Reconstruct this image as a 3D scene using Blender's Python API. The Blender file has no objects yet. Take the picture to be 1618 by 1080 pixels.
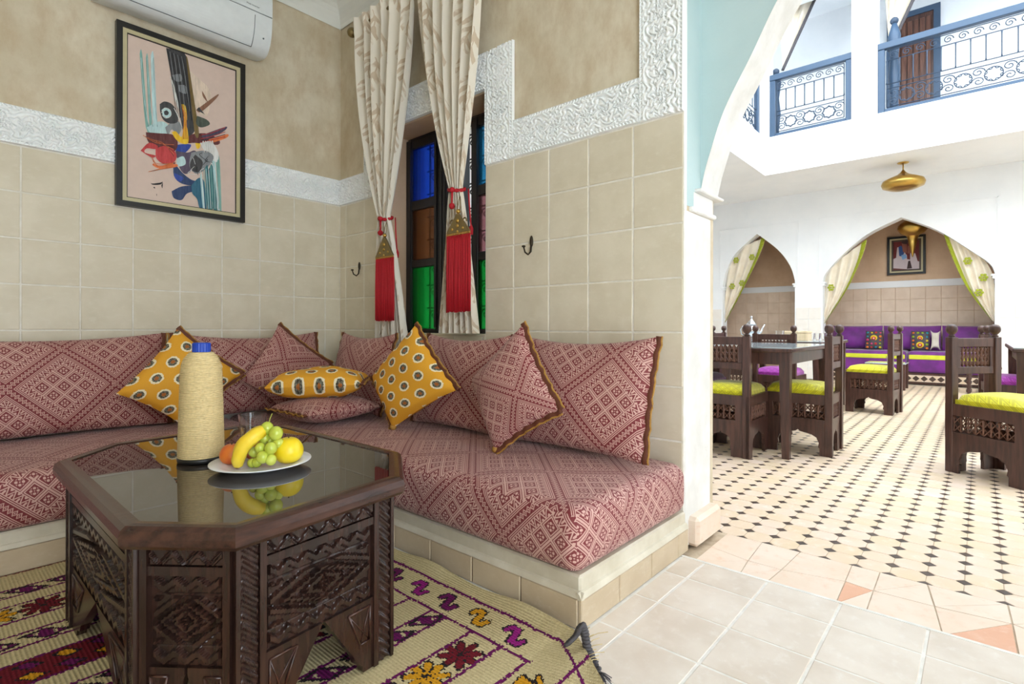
import bpy, bmesh, math, random
import numpy as np
from mathutils import Vector, Matrix
random.seed(7); rng = np.random.default_rng(7)
scene = bpy.context.scene
C = bpy.context.scene.collection
PI = math.pi

# ---------------------------------------------------------------- camera
F_PX, CY_PX, CAM_H = 841.41, 517.07, 0.853
YAW, ROLL = math.radians(41.382), math.radians(0.1233)
cam_d = bpy.data.cameras.new('camera'); cam = bpy.data.objects.new('camera', cam_d); C.objects.link(cam)
cam_d.sensor_width = 36.0; cam_d.lens = 36.0 * F_PX / 1618.0
cam_d.shift_y = -(540.0 - CY_PX) / 1618.0
cam_d.clip_start = 0.02; cam_d.clip_end = 200
fw = Vector((math.cos(YAW), math.sin(YAW), 0)); rt = Vector((math.sin(YAW), -math.cos(YAW), 0)); up = Vector((0, 0, 1))
rt2 = (rt * math.cos(ROLL) + up * math.sin(ROLL)); up2 = (up * math.cos(ROLL) - rt * math.sin(ROLL))
M = Matrix((rt2, up2, -fw)).transposed().to_4x4(); M.translation = (0, 0, CAM_H)
cam.matrix_world = M
scene.camera = cam

# ---------------------------------------------------------------- light
world = bpy.data.worlds.new('sky'); scene.world = world; world.use_nodes = True
bg = world.node_tree.nodes['Background']
bg.inputs[0].default_value = (0.86, 0.94, 1.0, 1); bg.inputs[1].default_value = 4.2
scene.view_settings.view_transform = 'Standard'; scene.view_settings.look = 'None'
scene.view_settings.gamma = 1.0; scene.view_settings.use_curve_mapping = False
scene.view_settings.exposure = 0.6

# ---------------------------------------------------------------- pixels to places
def ray(px, py):
    a = (px - 809) / F_PX; b = (py - CY_PX) / F_PX
    u = a * math.cos(ROLL) + b * math.sin(ROLL); v = -a * math.sin(ROLL) + b * math.cos(ROLL)
    return Vector((math.cos(YAW) + u * math.sin(YAW), math.sin(YAW) - u * math.cos(YAW), -v))
def on_x(px, py, X): r = ray(px, py); t = X / r.x; return Vector((X, r.y * t, CAM_H + r.z * t))
def on_y(px, py, Y): r = ray(px, py); t = Y / r.y; return Vector((r.x * t, Y, CAM_H + r.z * t))
def on_z(px, py, Z): r = ray(px, py); t = (Z - CAM_H) / r.z; return Vector((r.x * t, r.y * t, Z))

# ---------------------------------------------------------------- node helper
class X:
    """a value in a node tree, with arithmetic"""
    def __init__(s, nt, k): s.nt = nt; s.k = k
    def _m(s, op, *a):
        n = s.nt.nodes.new('ShaderNodeMath'); n.operation = op
        for i, v in enumerate((s,) + a):
            if isinstance(v, X): s.nt.links.new(v.k, n.inputs[i])
            else: n.inputs[i].default_value = float(v)
        return X(s.nt, n.outputs[0])
    def __add__(s, o): return s._m('ADD', o)
    __radd__ = __add__
    def __sub__(s, o): return s._m('SUBTRACT', o)
    def __rsub__(s, o): return (s * -1) + o
    def __mul__(s, o): return s._m('MULTIPLY', o)
    __rmul__ = __mul__
    def __truediv__(s, o): return s._m('DIVIDE', o)
    def lt(s, o): return s._m('LESS_THAN', o)
    def gt(s, o): return s._m('GREATER_THAN', o)
    def abs(s): return s._m('ABSOLUTE')
    def frac(s): return s._m('FRACT')
    def floor(s): return s._m('FLOOR')
    def sin(s): return s._m('SINE')
    def sqrt(s): return s._m('SQRT')
    def min(s, o): return s._m('MINIMUM', o)
    def max(s, o): return s._m('MAXIMUM', o)
    def pow(s, o): return s._m('POWER', o)
    def wrap(s, P): return ((s / P + 0.5).frac() - 0.5) * P       # signed distance to the nearest multiple of P
    def step(s, a, b):                                             # smooth ramp a..b
        n = s.nt.nodes.new('ShaderNodeMapRange'); n.interpolation_type = 'SMOOTHSTEP'
        s.nt.links.new(s.k, n.inputs[0]); n.inputs[1].default_value = a; n.inputs[2].default_value = b
        return X(s.nt, n.outputs[0])
class B:
    def __init__(s, name):
        s.m = bpy.data.materials.new(name); s.m.use_nodes = True; s.nt = s.m.node_tree
        s.p = s.nt.nodes['Principled BSDF']; s.tc = None
    def n(s, t): return s.nt.nodes.new(t)
    def coord(s, kind='Object'):
        if s.tc is None: s.tc = s.n('ShaderNodeTexCoord')
        return s.tc.outputs[kind]
    def world(s):
        g = s.n('ShaderNodeNewGeometry'); return g.outputs['Position']
    def sep(s, k):
        q = s.n('ShaderNodeSeparateXYZ'); s.nt.links.new(k, q.inputs[0]); return [X(s.nt, q.outputs[i]) for i in range(3)]
    def noise(s, k, scale, detail=3, rough=0.55, stretch=None):
        if stretch:
            mp = s.n('ShaderNodeMapping'); mp.inputs['Scale'].default_value = stretch; s.nt.links.new(k, mp.inputs[0]); k = mp.outputs[0]
        q = s.n('ShaderNodeTexNoise'); s.nt.links.new(k, q.inputs['Vector'])
        q.inputs['Scale'].default_value = scale; q.inputs['Detail'].default_value = detail; q.inputs['Roughness'].default_value = rough
        return X(s.nt, q.outputs['Fac'])
    def rnd(s): q = s.n('ShaderNodeObjectInfo'); return X(s.nt, q.outputs['Random'])
    def mix(s, f, a, b):
        q = s.n('ShaderNodeMix'); q.data_type = 'RGBA'; q.clamp_factor = True
        if isinstance(f, X): s.nt.links.new(f.k, q.inputs[0])
        else: q.inputs[0].default_value = f
        for i, v in ((6, a), (7, b)):
            if isinstance(v, tuple): q.inputs[i].default_value = (*v, 1) if len(v) == 3 else v
            else: s.nt.links.new(v, q.inputs[i])
        return q.outputs[2]
    def color(s, k):
        if isinstance(k, tuple): s.p.inputs['Base Color'].default_value = (*k, 1)
        else: s.nt.links.new(k, s.p.inputs['Base Color'])
        return s
    def set(s, **kw):
        for k, v in kw.items():
            k = {'rough': 'Roughness', 'metal': 'Metallic', 'spec': 'Specular IOR Level', 'trans': 'Transmission Weight', 'ior': 'IOR',
                 'coat': 'Coat Weight', 'sheen': 'Sheen Weight', 'sss': 'Subsurface Weight', 'alpha': 'Alpha'}[k]
            if isinstance(v, X): s.nt.links.new(v.k, s.p.inputs[k])
            else: s.p.inputs[k].default_value = v
        return s
    def bump(s, h, dist=0.002, strength=0.6):
        q = s.n('ShaderNodeBump'); q.inputs['Distance'].default_value = dist; q.inputs['Strength'].default_value = strength
        s.nt.links.new(h.k, q.inputs['Height']); s.nt.links.new(q.outputs[0], s.p.inputs['Normal']); return s

def srgb(r, g, b):
    f = lambda c: (c / 255 / 12.92) if c / 255 <= 0.04045 else ((c / 255 + 0.055) / 1.055) ** 2.4
    return (f(r), f(g), f(b))
MAT = {}
def cloudy(name, a, b, scale=3, rough=0.8, bump=0.0, rnd=0.0, detail=4, metal=0, bscale=60, kind='Object', stretch=None, spec=0.5, coat=0):
    q = B(name); k = q.world() if kind == 'World' else q.coord(kind)
    f = q.noise(k, scale, detail, 0.6, stretch).step(0.3, 0.7)
    if rnd: f = f * (1 - rnd) + q.rnd() * rnd
    q.color(q.mix(f, a, b)).set(rough=rough, metal=metal, spec=spec, coat=coat)
    if bump: q.bump(q.noise(k, bscale, 3), bump, 0.5)
    MAT[name] = q.m; return q.m
def plain(name, c, rough=0.6, metal=0, spec=0.5, coat=0):
    q = B(name); n = q.noise(q.coord('Object'), 25, 2)
    d = tuple(v * 0.88 for v in c)
    q.color(q.mix(n, d, c)).set(rough=rough, metal=metal, spec=spec, coat=coat); MAT[name] = q.m; return q.m

# plaster, tile, stone
def plaster_mat():
    q = B('tadelakt'); w = q.world()
    f = q.noise(w, 2.2, 6, 0.65).step(0.32, 0.68); g = q.noise(w, 9, 5, 0.7, (1, 1, 0.5)).step(0.35, 0.75)
    c = q.mix(f, srgb(206, 193, 166), srgb(228, 218, 196)); c = q.mix(g * 0.5, c, srgb(184, 156, 116))
    q.color(c).set(rough=0.62).bump(q.noise(w, 14, 5), 0.003, 0.35); MAT['tadelakt'] = q.m
plaster_mat()
def tile_mat(name, a, b, c, rough=0.55, edge=0.45, var=0.35):
    q = B(name); o = q.coord('Object'); w = q.world(); x, y, z = q.sep(q.coord('Generated'))
    f = q.noise(w, 7, 4).step(0.3, 0.72) * (1 - var) + q.rnd() * var
    k = q.mix(f, a, b); k = q.mix(q.noise(w, 22, 5, 0.7, (1, 1, 2.5)).step(0.5, 0.8) * edge, k, c)
    q.color(k).set(rough=rough).bump(q.noise(w, 35, 3), 0.0015, 0.4); MAT[name] = q.m
tile_mat('wall_tile', srgb(212, 202, 178), srgb(226, 217, 196), srgb(232, 225, 208))
tile_mat('floor_tile', srgb(208, 194, 178), srgb(226, 216, 204), srgb(238, 235, 230), 0.4)
tile_mat('skirt_tile', srgb(188, 168, 140), srgb(206, 188, 160), srgb(216, 204, 182), 0.5)
tile_mat('niche_tile', srgb(216, 194, 172), srgb(232, 212, 192), srgb(224, 204, 184))
tile_mat('bejmat', srgb(224, 200, 164), srgb(234, 210, 194), srgb(240, 231, 221), 0.42, 0.6, 0.6)
tile_mat('pale_tile', srgb(236, 230, 222), srgb(242, 238, 232), srgb(244, 241, 236))
tile_mat('border_stone', srgb(228, 206, 184), srgb(236, 218, 202), srgb(226, 184, 154), 0.42, 0.7)
tile_mat('rust_stone', srgb(218, 160, 128), srgb(226, 176, 144), srgb(232, 196, 172), 0.42, 0.7)
tile_mat('cabochon', srgb(62, 50, 42), srgb(84, 64, 54), srgb(104, 66, 50), 0.35)
cloudy('grout', srgb(222, 217, 203), srgb(236, 232, 222), 20, 0.9)
cloudy('floor_grout', srgb(218, 214, 207), srgb(236, 233, 228), 20, 0.9)
cloudy('bejmat_grout', srgb(176, 156, 132), srgb(206, 188, 164), 20, 0.9)
cloudy('plinth_plaster', srgb(198, 188, 166), srgb(216, 208, 190), 6, 0.6, 0.001, kind='World')
cloudy('stucco_white', srgb(246, 249, 248), srgb(252, 253, 252), 12, 0.75)
cloudy('white_wall', srgb(240, 243, 246), srgb(246, 248, 250), 2, 0.8, 0.001, kind='World')
cloudy('pier_plaster', srgb(222, 221, 217), srgb(243, 243, 242), 5, 0.6, 0.002, kind='World')
cloudy('teal_wall', srgb(188, 212, 214), srgb(198, 220, 222), 2, 0.7, 0.001, kind='World')
cloudy('ceiling_white', srgb(226, 226, 218), srgb(232, 232, 225), 2, 0.8, kind='World')
cloudy('niche_plaster', srgb(208, 176, 144), srgb(222, 192, 162), 3, 0.7, 0.003, kind='World', bscale=25)
# wood and metal
def wood_mat(name, a, b, rough=0.35, sx=(14, 14, 1.5)):
    q = B(name); o = q.coord('Object'); f = q.noise(o, 3, 5, 0.6, sx).step(0.3, 0.7)
    q.color(q.mix(f, a, b)).set(rough=rough).bump(q.noise(o, 6, 4, 0.6, sx), 0.001, 0.4); MAT[name] = q.m
wood_mat('carved_wood', srgb(32, 20, 17), srgb(58, 37, 30), 0.27)
wood_mat('rim_wood', srgb(44, 26, 21), srgb(74, 45, 35), 0.24, (2, 14, 14))
wood_mat('chair_wood', srgb(60, 39, 34), srgb(92, 62, 53), 0.34)
wood_mat('lattice_wood', srgb(84, 54, 44), srgb(116, 78, 62), 0.35)
wood_mat('black_wood', srgb(18, 17, 20), srgb(30, 28, 33), 0.3)
wood_mat('pale_wood', srgb(206, 178, 140), srgb(224, 200, 164), 0.5)
plain('brass', srgb(196, 160, 84), 0.3, 1.0)
plain('old_brass', srgb(150, 132, 92), 0.42, 0.9)
plain('dark_iron', srgb(64, 56, 46), 0.45, 0.8)
plain('blue_iron', srgb(56, 80, 106), 0.45, 0.0)
plain('grille_iron', srgb(48, 66, 88), 0.5, 0.0)
plain('silver', srgb(214, 214, 216), 0.15, 1.0)
plain('ac_white', srgb(232, 238, 240), 0.35)
plain('ac_line', srgb(96, 106, 112), 0.5)
plain('black', srgb(26, 24, 24), 0.4)
plain('ink', srgb(40, 38, 38), 0.6)
plain('cream_lacquer', srgb(206, 196, 156), 0.5)
plain('canvas_pink', srgb(226, 203, 190), 0.7)
plain('niche_dark', srgb(74, 58, 46), 0.5)
def glass_mat(name, c, rough=0.02, ior=1.45):
    q = B(name); q.color(c).set(rough=rough, trans=1.0, ior=ior); MAT[name] = q.m
glass_mat('clear_glass', (0.97, 0.985, 0.99), 0.01, 1.42)
glass_mat('window_glass', (0.95, 0.97, 0.97), 0.0, 1.1)
def pane_mat(name, c):
    q = B(name); o = q.coord('Object'); f = q.noise(o, 8, 3)
    q.color(q.mix(f, tuple(v * 0.7 for v in c), c)).set(rough=0.12, trans=0.75, ior=1.2).bump(q.noise(o, 30, 2), 0.001, 0.3); MAT[name] = q.m
pane_mat('blue_pane', (0.02, 0.10, 0.85)); pane_mat('amber_pane', (0.22, 0.08, 0.03)); pane_mat('green_pane', (0.01, 0.42, 0.06)); pane_mat('rose_pane', (0.5, 0.22, 0.26)); pane_mat('sky_pane', (0.05, 0.45, 0.9))
q = B('table_glass'); q.color((0.045, 0.036, 0.030)).set(rough=0.015, ior=1.75, spec=0.5); MAT['table_glass'] = q.m

# fabrics
def red_fabric(name, P=0.30, shift=(0, 0)):
    q = B(name); u, v, _ = q.sep(q.coord('UV')); u = u + shift[0]; v = v + shift[1]
    p = (u + v) * 0.70711; r = (u - v) * 0.70711
    bp = p.wrap(P).abs(); br = r.wrap(P).abs()
    b = bp.min(br); sel = bp.lt(br); al = r * sel + p * (1 - sel)
    HB, OB = 0.034 * P / 0.30, 0.062 * P / 0.30
    # band: three cream pinstripes either side of a row of small lozenges
    K = P / 0.30; stripe = ((b - 0.015 * K) / (0.0064 * K)).frac().gt(0.5)
    tri = (al / (0.018 * K)).wrap(1).abs() * 2
    loz = tri + b / (0.013 * K)
    fig = (loz - 0.85).abs().lt(0.2) + loz.lt(0.3)
    band = stripe * b.gt(0.015 * K) + fig * b.lt(0.0145 * K)
    # zigzag row of triangles
    e = b - HB
    ta = (al / (0.028 * K)).wrap(1).abs() * 2; te = e / (OB - HB)
    zig = (te - ta).abs().lt(0.16) + (te - ta * 0.55 - 0.02).lt(0) * (ta - 0.75).gt(0) + (te - 0.55 - ta * 0.5).gt(0.14) * ta.lt(0.35)
    # flower cells, three by three
    cs = (P / 2 - OB) / 1.5
    fp = ((bp - OB) / cs).frac() - 0.5; fr = ((br - OB) / cs).frac() - 0.5
    m = fp.abs().max(fr.abs())
    ring = m.gt(0.33) * m.lt(0.395) + m.gt(0.44)
    dx = fp.abs() - 0.13; dy = fr.abs() - 0.13
    dots = (dx * dx + dy * dy).lt(0.0068) + (fp.abs() + fr.abs()).lt(0.05) + ((fp.abs() - fr.abs()).abs() - 0.21).abs().lt(0.025) * m.lt(0.25)
    cell = ring + dots
    inb = b.lt(HB); outer = b.lt(OB) * (1 - inb)
    pat = (band * inb + zig * outer + cell * (1 - inb) * (1 - outer)).min(1)
    th = q.noise(q.coord('UV'), 260, 2)
    wash = q.noise(q.coord('UV'), 5, 2) - 0.5
    col = q.mix(pat * 0.70 + 0.05 + (th - 0.5) * 0.3 + wash * 0.12, srgb(112, 14, 30), srgb(224, 184, 172))
    q.color(col).set(rough=0.62, sheen=0.15, spec=0.35).bump(pat * 0.5 + th * 0.5, 0.0008, 0.5); MAT[name] = q.m
red_fabric('red_fabric', 0.27); red_fabric('red_fabric_bolster', 0.23, (0.05, 0.08)); red_fabric('red_fabric_seat', 0.27, (0.02, 0.05)); red_fabric('red_fabric_small', 0.22, (0.09, 0.13))
def yellow_fabric():
    q = B('yellow_fabric'); uv = q.coord('UV'); u, v, _ = q.sep(uv)
    nz = q.noise(uv, 120, 2) - 0.5
    W, Hh = 0.100, 0.078
    row = (v / Hh).floor(); sh = (row * 0.5).frac()
    a = ((u / W + sh).frac() - 0.5) * W; c = ((v / Hh).frac() - 0.5) * Hh
    d = ((a * a * 0.75 + c * c).sqrt() + nz * 0.011) / 1.2
    halo = d.lt(0.0215); mid = d.lt(0.0150); core = d.lt(0.0070)
    sp = q.noise(uv, 190, 2)
    k = q.mix(q.noise(uv, 300, 1) * 0.5, srgb(226, 158, 38), srgb(240, 186, 70))
    k = q.mix(halo, k, srgb(240, 228, 196)); k2 = q.mix(sp.gt(0.5), srgb(64, 56, 44), srgb(128, 128, 110)); k = q.mix(mid, k, k2); k = q.mix(core, k, srgb(170, 100, 44))
    q.color(k).set(rough=0.7, spec=0.3).bump(sp, 0.0008, 0.5); MAT['yellow_fabric'] = q.m
yellow_fabric()
def curtain_fabric():
    q = B('curtain_fabric'); uv = q.coord('UV'); u, v, _ = q.sep(uv)
    n1 = q.noise(uv, 14, 3, 0.5); a = u.wrap(0.15); row = (u / 0.15 + 0.5).floor(); c = (v + row * 0.14).wrap(0.28)
    sp = a - (c * 20).sin() * 0.02; w = sp.abs()
    vein = ((c * 95 + w * 150) + (n1 - 0.5) * 5).sin()
    env = 0.05 * (1 - (c / 0.125).pow(2)).max(0)
    f = vein.gt(-0.15) * w.lt(env) * w.gt(0.003) * n1.step(0.30, 0.5) + w.lt(0.0028) * c.abs().lt(0.12)
    g = q.noise(uv, 400, 1)
    k = q.mix(f.min(1) * 0.62, srgb(236, 228, 213), srgb(182, 150, 108)); k = q.mix(g * 0.2, k, srgb(216, 206, 188))
    q.color(k).set(rough=0.5, sheen=0.3, spec=0.4); MAT['curtain_fabric'] = q.m
curtain_fabric()
def seat_fabric(name, a, b):
    q = B(name); o = q.coord('Object'); x, y, z = q.sep(o)
    p = (x + y + z) / 0.06; r = (x - y - z) / 0.06
    d = (p.wrap(1).abs()).min(r.wrap(1).abs())
    f = d.lt(0.13) + (d - 0.27).abs().lt(0.06)
    q.color(q.mix(f * 0.9, a, b)).set(rough=0.5, sheen=0.4, spec=0.4).bump(d, 0.003, 0.6); MAT[name] = q.m
seat_fabric('lime_seat', srgb(238, 232, 26), srgb(196, 186, 14)); seat_fabric('magenta_seat', srgb(208, 78, 208), srgb(160, 40, 160)); seat_fabric('violet_seat', srgb(104, 22, 112), srgb(70, 12, 80))
def velvet(name, a, b):
    q = B(name); o = q.coord('Object'); q.color(q.mix(q.noise(o, 6, 4).step(0.3, 0.7), a, b)).set(rough=0.6, sheen=0.6); MAT[name] = q.m
velvet('purple_velvet', srgb(92, 16, 108), srgb(122, 28, 138)); velvet('lime_cloth', srgb(206, 210, 30), srgb(224, 226, 50))
velvet('dark_cloth', srgb(52, 40, 52), srgb(70, 56, 60)); velvet('ivory_cloth', srgb(232, 218, 194), srgb(244, 234, 216)); velvet('grey_cloth', srgb(196, 186, 170), srgb(214, 204, 190))
for nm, c in dict(red_yarn=(196, 16, 36), gold_yarn=(186, 138, 62), brown_yarn=(110, 58, 36), purple_yarn=(112, 20, 92), grey_yarn=(84, 80, 84), lime_trim=(176, 186, 40), straw=(230, 206, 152)).items():
    q = B(nm); s_ = srgb(*c); q.color(q.mix(q.noise(q.coord('Object'), 140, 2), tuple(v * 0.6 for v in s_), s_)).set(rough=0.7); MAT[nm] = q.m

# ---------------------------------------------------------------- mesh helpers
class MB:
    def __init__(s): s.v = []; s.f = []; s.uv = None; s.sm = []
    def add(s, v, f, smooth=False):
        o = len(s.v); s.v += [tuple(p) for p in v]; s.f += [tuple(i + o for i in q) for q in f]; s.sm += [smooth] * len(f); return s
    def box(s, x0, x1, y0, y1, z0, z1, ch=0):
        if not ch:
            v = [(x, y, z) for z in (z0, z1) for y in (y0, y1) for x in (x0, x1)]
            return s.add(v, [(0, 2, 3, 1), (4, 5, 7, 6), (0, 1, 5, 4), (2, 6, 7, 3), (0, 4, 6, 2), (1, 3, 7, 5)])
        bm = bmesh.new(); bmesh.ops.create_cube(bm, size=1)
        for p in bm.verts: p.co = Vector(((x0 + x1) / 2 + p.co.x * (x1 - x0), (y0 + y1) / 2 + p.co.y * (y1 - y0), (z0 + z1) / 2 + p.co.z * (z1 - z0)))
        bmesh.ops.bevel(bm, geom=bm.edges[:], offset=ch, segments=1, affect='EDGES')
        bm.verts.index_update(); s.add([p.co[:] for p in bm.verts], [[p.index for p in q.verts] for q in bm.faces]); bm.free(); return s
    def prism(s, poly, fn, d0, d1):
        """polygon (a,b) pushed from depth d0 to d1; fn(a,b,d) -> xyz"""
        n = len(poly); v = [fn(a, b, d0) for a, b in poly] + [fn(a, b, d1) for a, b in poly]
        s.add(v, [tuple(range(n))[::-1], tuple(range(n, 2 * n))] + [(i, (i + 1) % n, n + (i + 1) % n, n + i) for i in range(n)]); return s
    def lathe(s, prof, c=(0, 0, 0), seg=20, axis='z', smooth=True, cap=True):
        v = []; f = []; n = len(prof)
        for i in range(seg):
            t = 2 * PI * i / seg
            for r, h in prof:
                p = (r * math.cos(t), r * math.sin(t), h)
                if axis == 'x': p = (p[2], p[0], p[1])
                elif axis == 'y': p = (p[0], p[2], p[1])
                v.append((c[0] + p[0], c[1] + p[1], c[2] + p[2]))
        for i in range(seg):
            j = (i + 1) % seg
            for k in range(n - 1): f.append((i * n + k, j * n + k, j * n + k + 1, i * n + k + 1))
        if cap:
            f.append(tuple(i * n for i in range(seg))[::-1]); f.append(tuple(i * n + n - 1 for i in range(seg)))
        return s.add(v, f, smooth)
    def tube(s, path, r, seg=8, closed=False, smooth=True, flat=1.0, upv=None):
        P = [Vector(p) for p in path]; n = len(P); v = []; f = []
        rr = r if hasattr(r, '__len__') else [r] * n
        up_ = Vector(upv) if upv else Vector((0.13, 0.21, 0.97)).normalized()
        for i, p in enumerate(P):
            t = (P[(i + 1) % n] - P[i - 1]) if closed else (P[min(i + 1, n - 1)] - P[max(i - 1, 0)])
            t = t.normalized() if t.length > 1e-9 else Vector((0, 0, 1))
            a = t.cross(up_);  a = a.normalized() if a.length > 1e-4 else t.orthogonal().normalized()
            b = t.cross(a).normalized()
            for k in range(seg):
                w = 2 * PI * k / seg; v.append(p + a * (rr[i] * math.cos(w)) + b * (rr[i] * flat * math.sin(w)))
        m = n if closed else n - 1
        for i in range(m):
            j = (i + 1) % n
            for k in range(seg): f.append((i * seg + k, i * seg + (k + 1) % seg, j * seg + (k + 1) % seg, j * seg + k))
        if not closed: f.append(tuple(range(seg))[::-1]); f.append(tuple((n - 1) * seg + k for k in range(seg)))
        return s.add(v, f, smooth)
    def ball(s, c, r, seg=14, rings=9, sc=(1, 1, 1)):
        prof = [(r * math.sin(PI * k / rings), -r * math.cos(PI * k / rings)) for k in range(rings + 1)]
        prof[0] = (r * 0.02, -r); prof[-1] = (r * 0.02, r)
        m = MB().lathe(prof, (0, 0, 0), seg)
        return s.add([(c[0] + p[0] * sc[0], c[1] + p[1] * sc[1], c[2] + p[2] * sc[2]) for p in m.v], m.f, True)
    def grid(s, fn, nu, nv, smooth=True, uvfn=None, flip=False):
        o = len(s.v); v = [fn(i / nu, j / nv) for j in range(nv + 1) for i in range(nu + 1)]; f = []
        for j in range(nv):
            for i in range(nu):
                a = j * (nu + 1) + i; q = (a, a + 1, a + nu + 2, a + nu + 1); f.append(q[::-1] if flip else q)
        if uvfn:
            if s.uv is None: s.uv = {}
            for j in range(nv + 1):
                for i in range(nu + 1): s.uv[o + j * (nu + 1) + i] = uvfn(i / nu, j / nv)
        return s.add(v, f, smooth)
    def xf(s, Mx): s.v = [tuple(Mx @ Vector(p)) for p in s.v]; return s
def mesh_of(name, mb, mat, mats=None, fm=None, off=(0, 0, 0)):
    me = bpy.data.meshes.new(name)
    me.from_pydata([(p[0] - off[0], p[1] - off[1], p[2] - off[2]) for p in mb.v], [], mb.f)
    me.polygons.foreach_set('use_smooth', mb.sm)
    if mb.uv:
        l = me.uv_layers.new(name='UVMap'); li = np.empty(len(me.loops), np.int32); me.loops.foreach_get('vertex_index', li)
        t = np.zeros((len(mb.v), 2), np.float32)
        for k, w in mb.uv.items(): t[k] = w
        l.data.foreach_set('uv', t[li].ravel())
    me.materials.append(MAT[mat] if isinstance(mat, str) else mat)
    if mats:
        for m in mats: me.materials.append(MAT[m])
        me.polygons.foreach_set('material_index', fm)
    me.update(); return me
def link(name, me, parent=None):
    o = bpy.data.objects.new(name, me); C.objects.link(o)
    if parent: o.parent = parent
    return o
def base_of(p):
    o = Vector((0, 0, 0))
    while p is not None:
        o = o + Vector(p.get('_w', (0, 0, 0))); p = None
    return o
def obj(name, mb, mat, parent=None, **kw):
    """mesh in the coordinates of the thing; things marked world take world coordinates"""
    off = (0, 0, 0); r = parent
    while r is not None and r.parent is not None: r = r.parent
    if r is not None and r.name in WORLD: off = WORLD[r.name]
    return link(name, mesh_of(name, mb, mat, off=off, **kw), parent)
WORLD = {}
def tag(o, label, cat, group=None):
    o['label'] = label; o['category'] = cat
    if group: o['group'] = group
    return o
def thing(name, label, cat, loc=(0, 0, 0), rz=0, group=None, world=False):
    o = bpy.data.objects.new(name, None); o.empty_display_size = 0.05; C.objects.link(o); o.location = loc; o.rotation_euler = (0, 0, rz)
    if world: WORLD[o.name] = tuple(loc)
    return tag(o, label, cat, group)
def struct(name, mb, mat, label=None, **kw):
    o = link(name, mesh_of(name, mb, mat, **kw)); o['kind'] = 'structure'
    if label: o['label'] = label
    return o
def dup(o, parent=None, loc=None, rz=None, label=None):
    c = o.copy(); C.objects.link(c); c.parent = parent
    if loc is not None: c.location = loc
    if rz is not None: c.rotation_euler = (0, 0, rz)
    if label: c['label'] = label
    for ch in o.children: dup(ch, c)
    return c
def tile_mesh(name, w, h, t, mat, ch=0.003):
    """slab in local xy, face towards +z, chamfered"""
    m = MB(); a, b = w / 2, h / 2
    v = [(-a, -b, 0), (a, -b, 0), (a, b, 0), (-a, b, 0), (-a, -b, t - ch), (a, -b, t - ch), (a, b, t - ch), (-a, b, t - ch)]
    v += [(-a + ch, -b + ch, t), (a - ch, -b + ch, t), (a - ch, b - ch, t), (-a + ch, b - ch, t)]
    f = [(8, 9, 10, 11)] + [(i, (i + 1) % 4, 4 + (i + 1) % 4, 4 + i) for i in range(4)] + [(4 + i, 4 + (i + 1) % 4, 8 + (i + 1) % 4, 8 + i) for i in range(4)]
    m.add(v, f); return mesh_of(name, m, mat)
TM = {}
def tile(parent, center, w, h, face, mat, name='wall_tile', t=0.0065, jit=0.0006):
    """face: direction the tile looks at: '-x','-y','+z'"""
    key = (round(w, 3), round(h, 3), mat, t)
    if key not in TM: TM[key] = tile_mesh(name, w, h, t, mat)
    o = link(name, TM[key], parent)
    R = {'-y': Matrix(((1, 0, 0), (0, 0, -1), (0, 1, 0))), '-x': Matrix(((0, 0, -1), (-1, 0, 0), (0, 1, 0))), '+z': Matrix.Identity(3)}[face]
    T = Matrix.Rotation(random.uniform(-1, 1) * jit * 4, 3, 'X') @ Matrix.Rotation(random.uniform(-1, 1) * jit * 4, 3, 'Y')
    o.matrix_basis = Matrix.Translation(Vector(center)) @ (R @ T).to_4x4()
    return o

# ---------------------------------------------------------------- the room
XB, YA = 1.98, 3.333                      # faces of the two tiled walls
ROWS = [0.198, 0.411, 0.622, 0.835, 1.048, 1.260, 1.473, 1.686]
TX = 0.2176
CEIL = 3.06
BD0, BD1 = -1.0, 1.0
wall_a = struct('wall_picture', MB().box(-1.6, XB + 0.3, YA + 0.006, YA + 0.16, 0, CEIL + 0.1), 'tadelakt', 'sand coloured plaster wall with tiled dado')
gro = MB().box(-1.6, XB, YA - 0.0005, YA + 0.0065, 0.1, 1.69)
g_ = obj('grout_bed', gro, 'grout', wall_a)
xs = [0.345 + TX * i for i in range(-8, 8)] + [XB]
for r in range(1, 7 + 0):
    z0, z1 = ROWS[r], ROWS[r + 1] if r < 7 else 1.686
    for a, b in zip(xs[:-1], xs[1:]):
        if b - a > 0.03: tile(wall_a, ((a + b) / 2, YA + 0.004, (z0 + z1) / 2), b - a - 0.005, z1 - z0 - 0.005, '-y', 'wall_tile')
WY0, WY1, WZ0, WZ1 = 1.927, 2.83, 0.81, 2.083
YE = 0.862                                # end of the window wall, where the arch starts
m = MB(); x0, x1 = XB + 0.006, XB + 0.30
m.box(x0, x1, YE, WY0, 0, CEIL + 0.1); m.box(x0, x1, WY1, YA + 0.15, 0, CEIL + 0.1); m.box(x0, x1, WY0, WY1, 0, WZ0); m.box(x0, x1, WY0, WY1, WZ1, CEIL + 0.1)
wall_b = struct('wall_window', m, 'tadelakt', 'sand coloured plaster wall with deep window niche')
gro = MB(); gx = (XB - 0.0005, XB + 0.0065)
gro.box(*gx, YE, WY0, 0.1, 1.69); gro.box(*gx, WY1, YA, 0.1, 1.69); gro.box(*gx, WY0, WY1, 0.1, WZ0)
obj('grout_bed', gro, 'grout', wall_b)
ys = [YE + 0.0] + [1.0784 + TX * i for i in range(0, 20)]
cols = []
for a, b in zip(ys[:-1], ys[1:]):
    for lo, hi, win in ((YE, WY0, 0), (WY0, WY1, 1), (WY1, YA, 0)):
        p, q2 = max(a, lo), min(b, hi)
        if q2 - p > 0.02: cols.append((p, q2, win))
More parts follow.
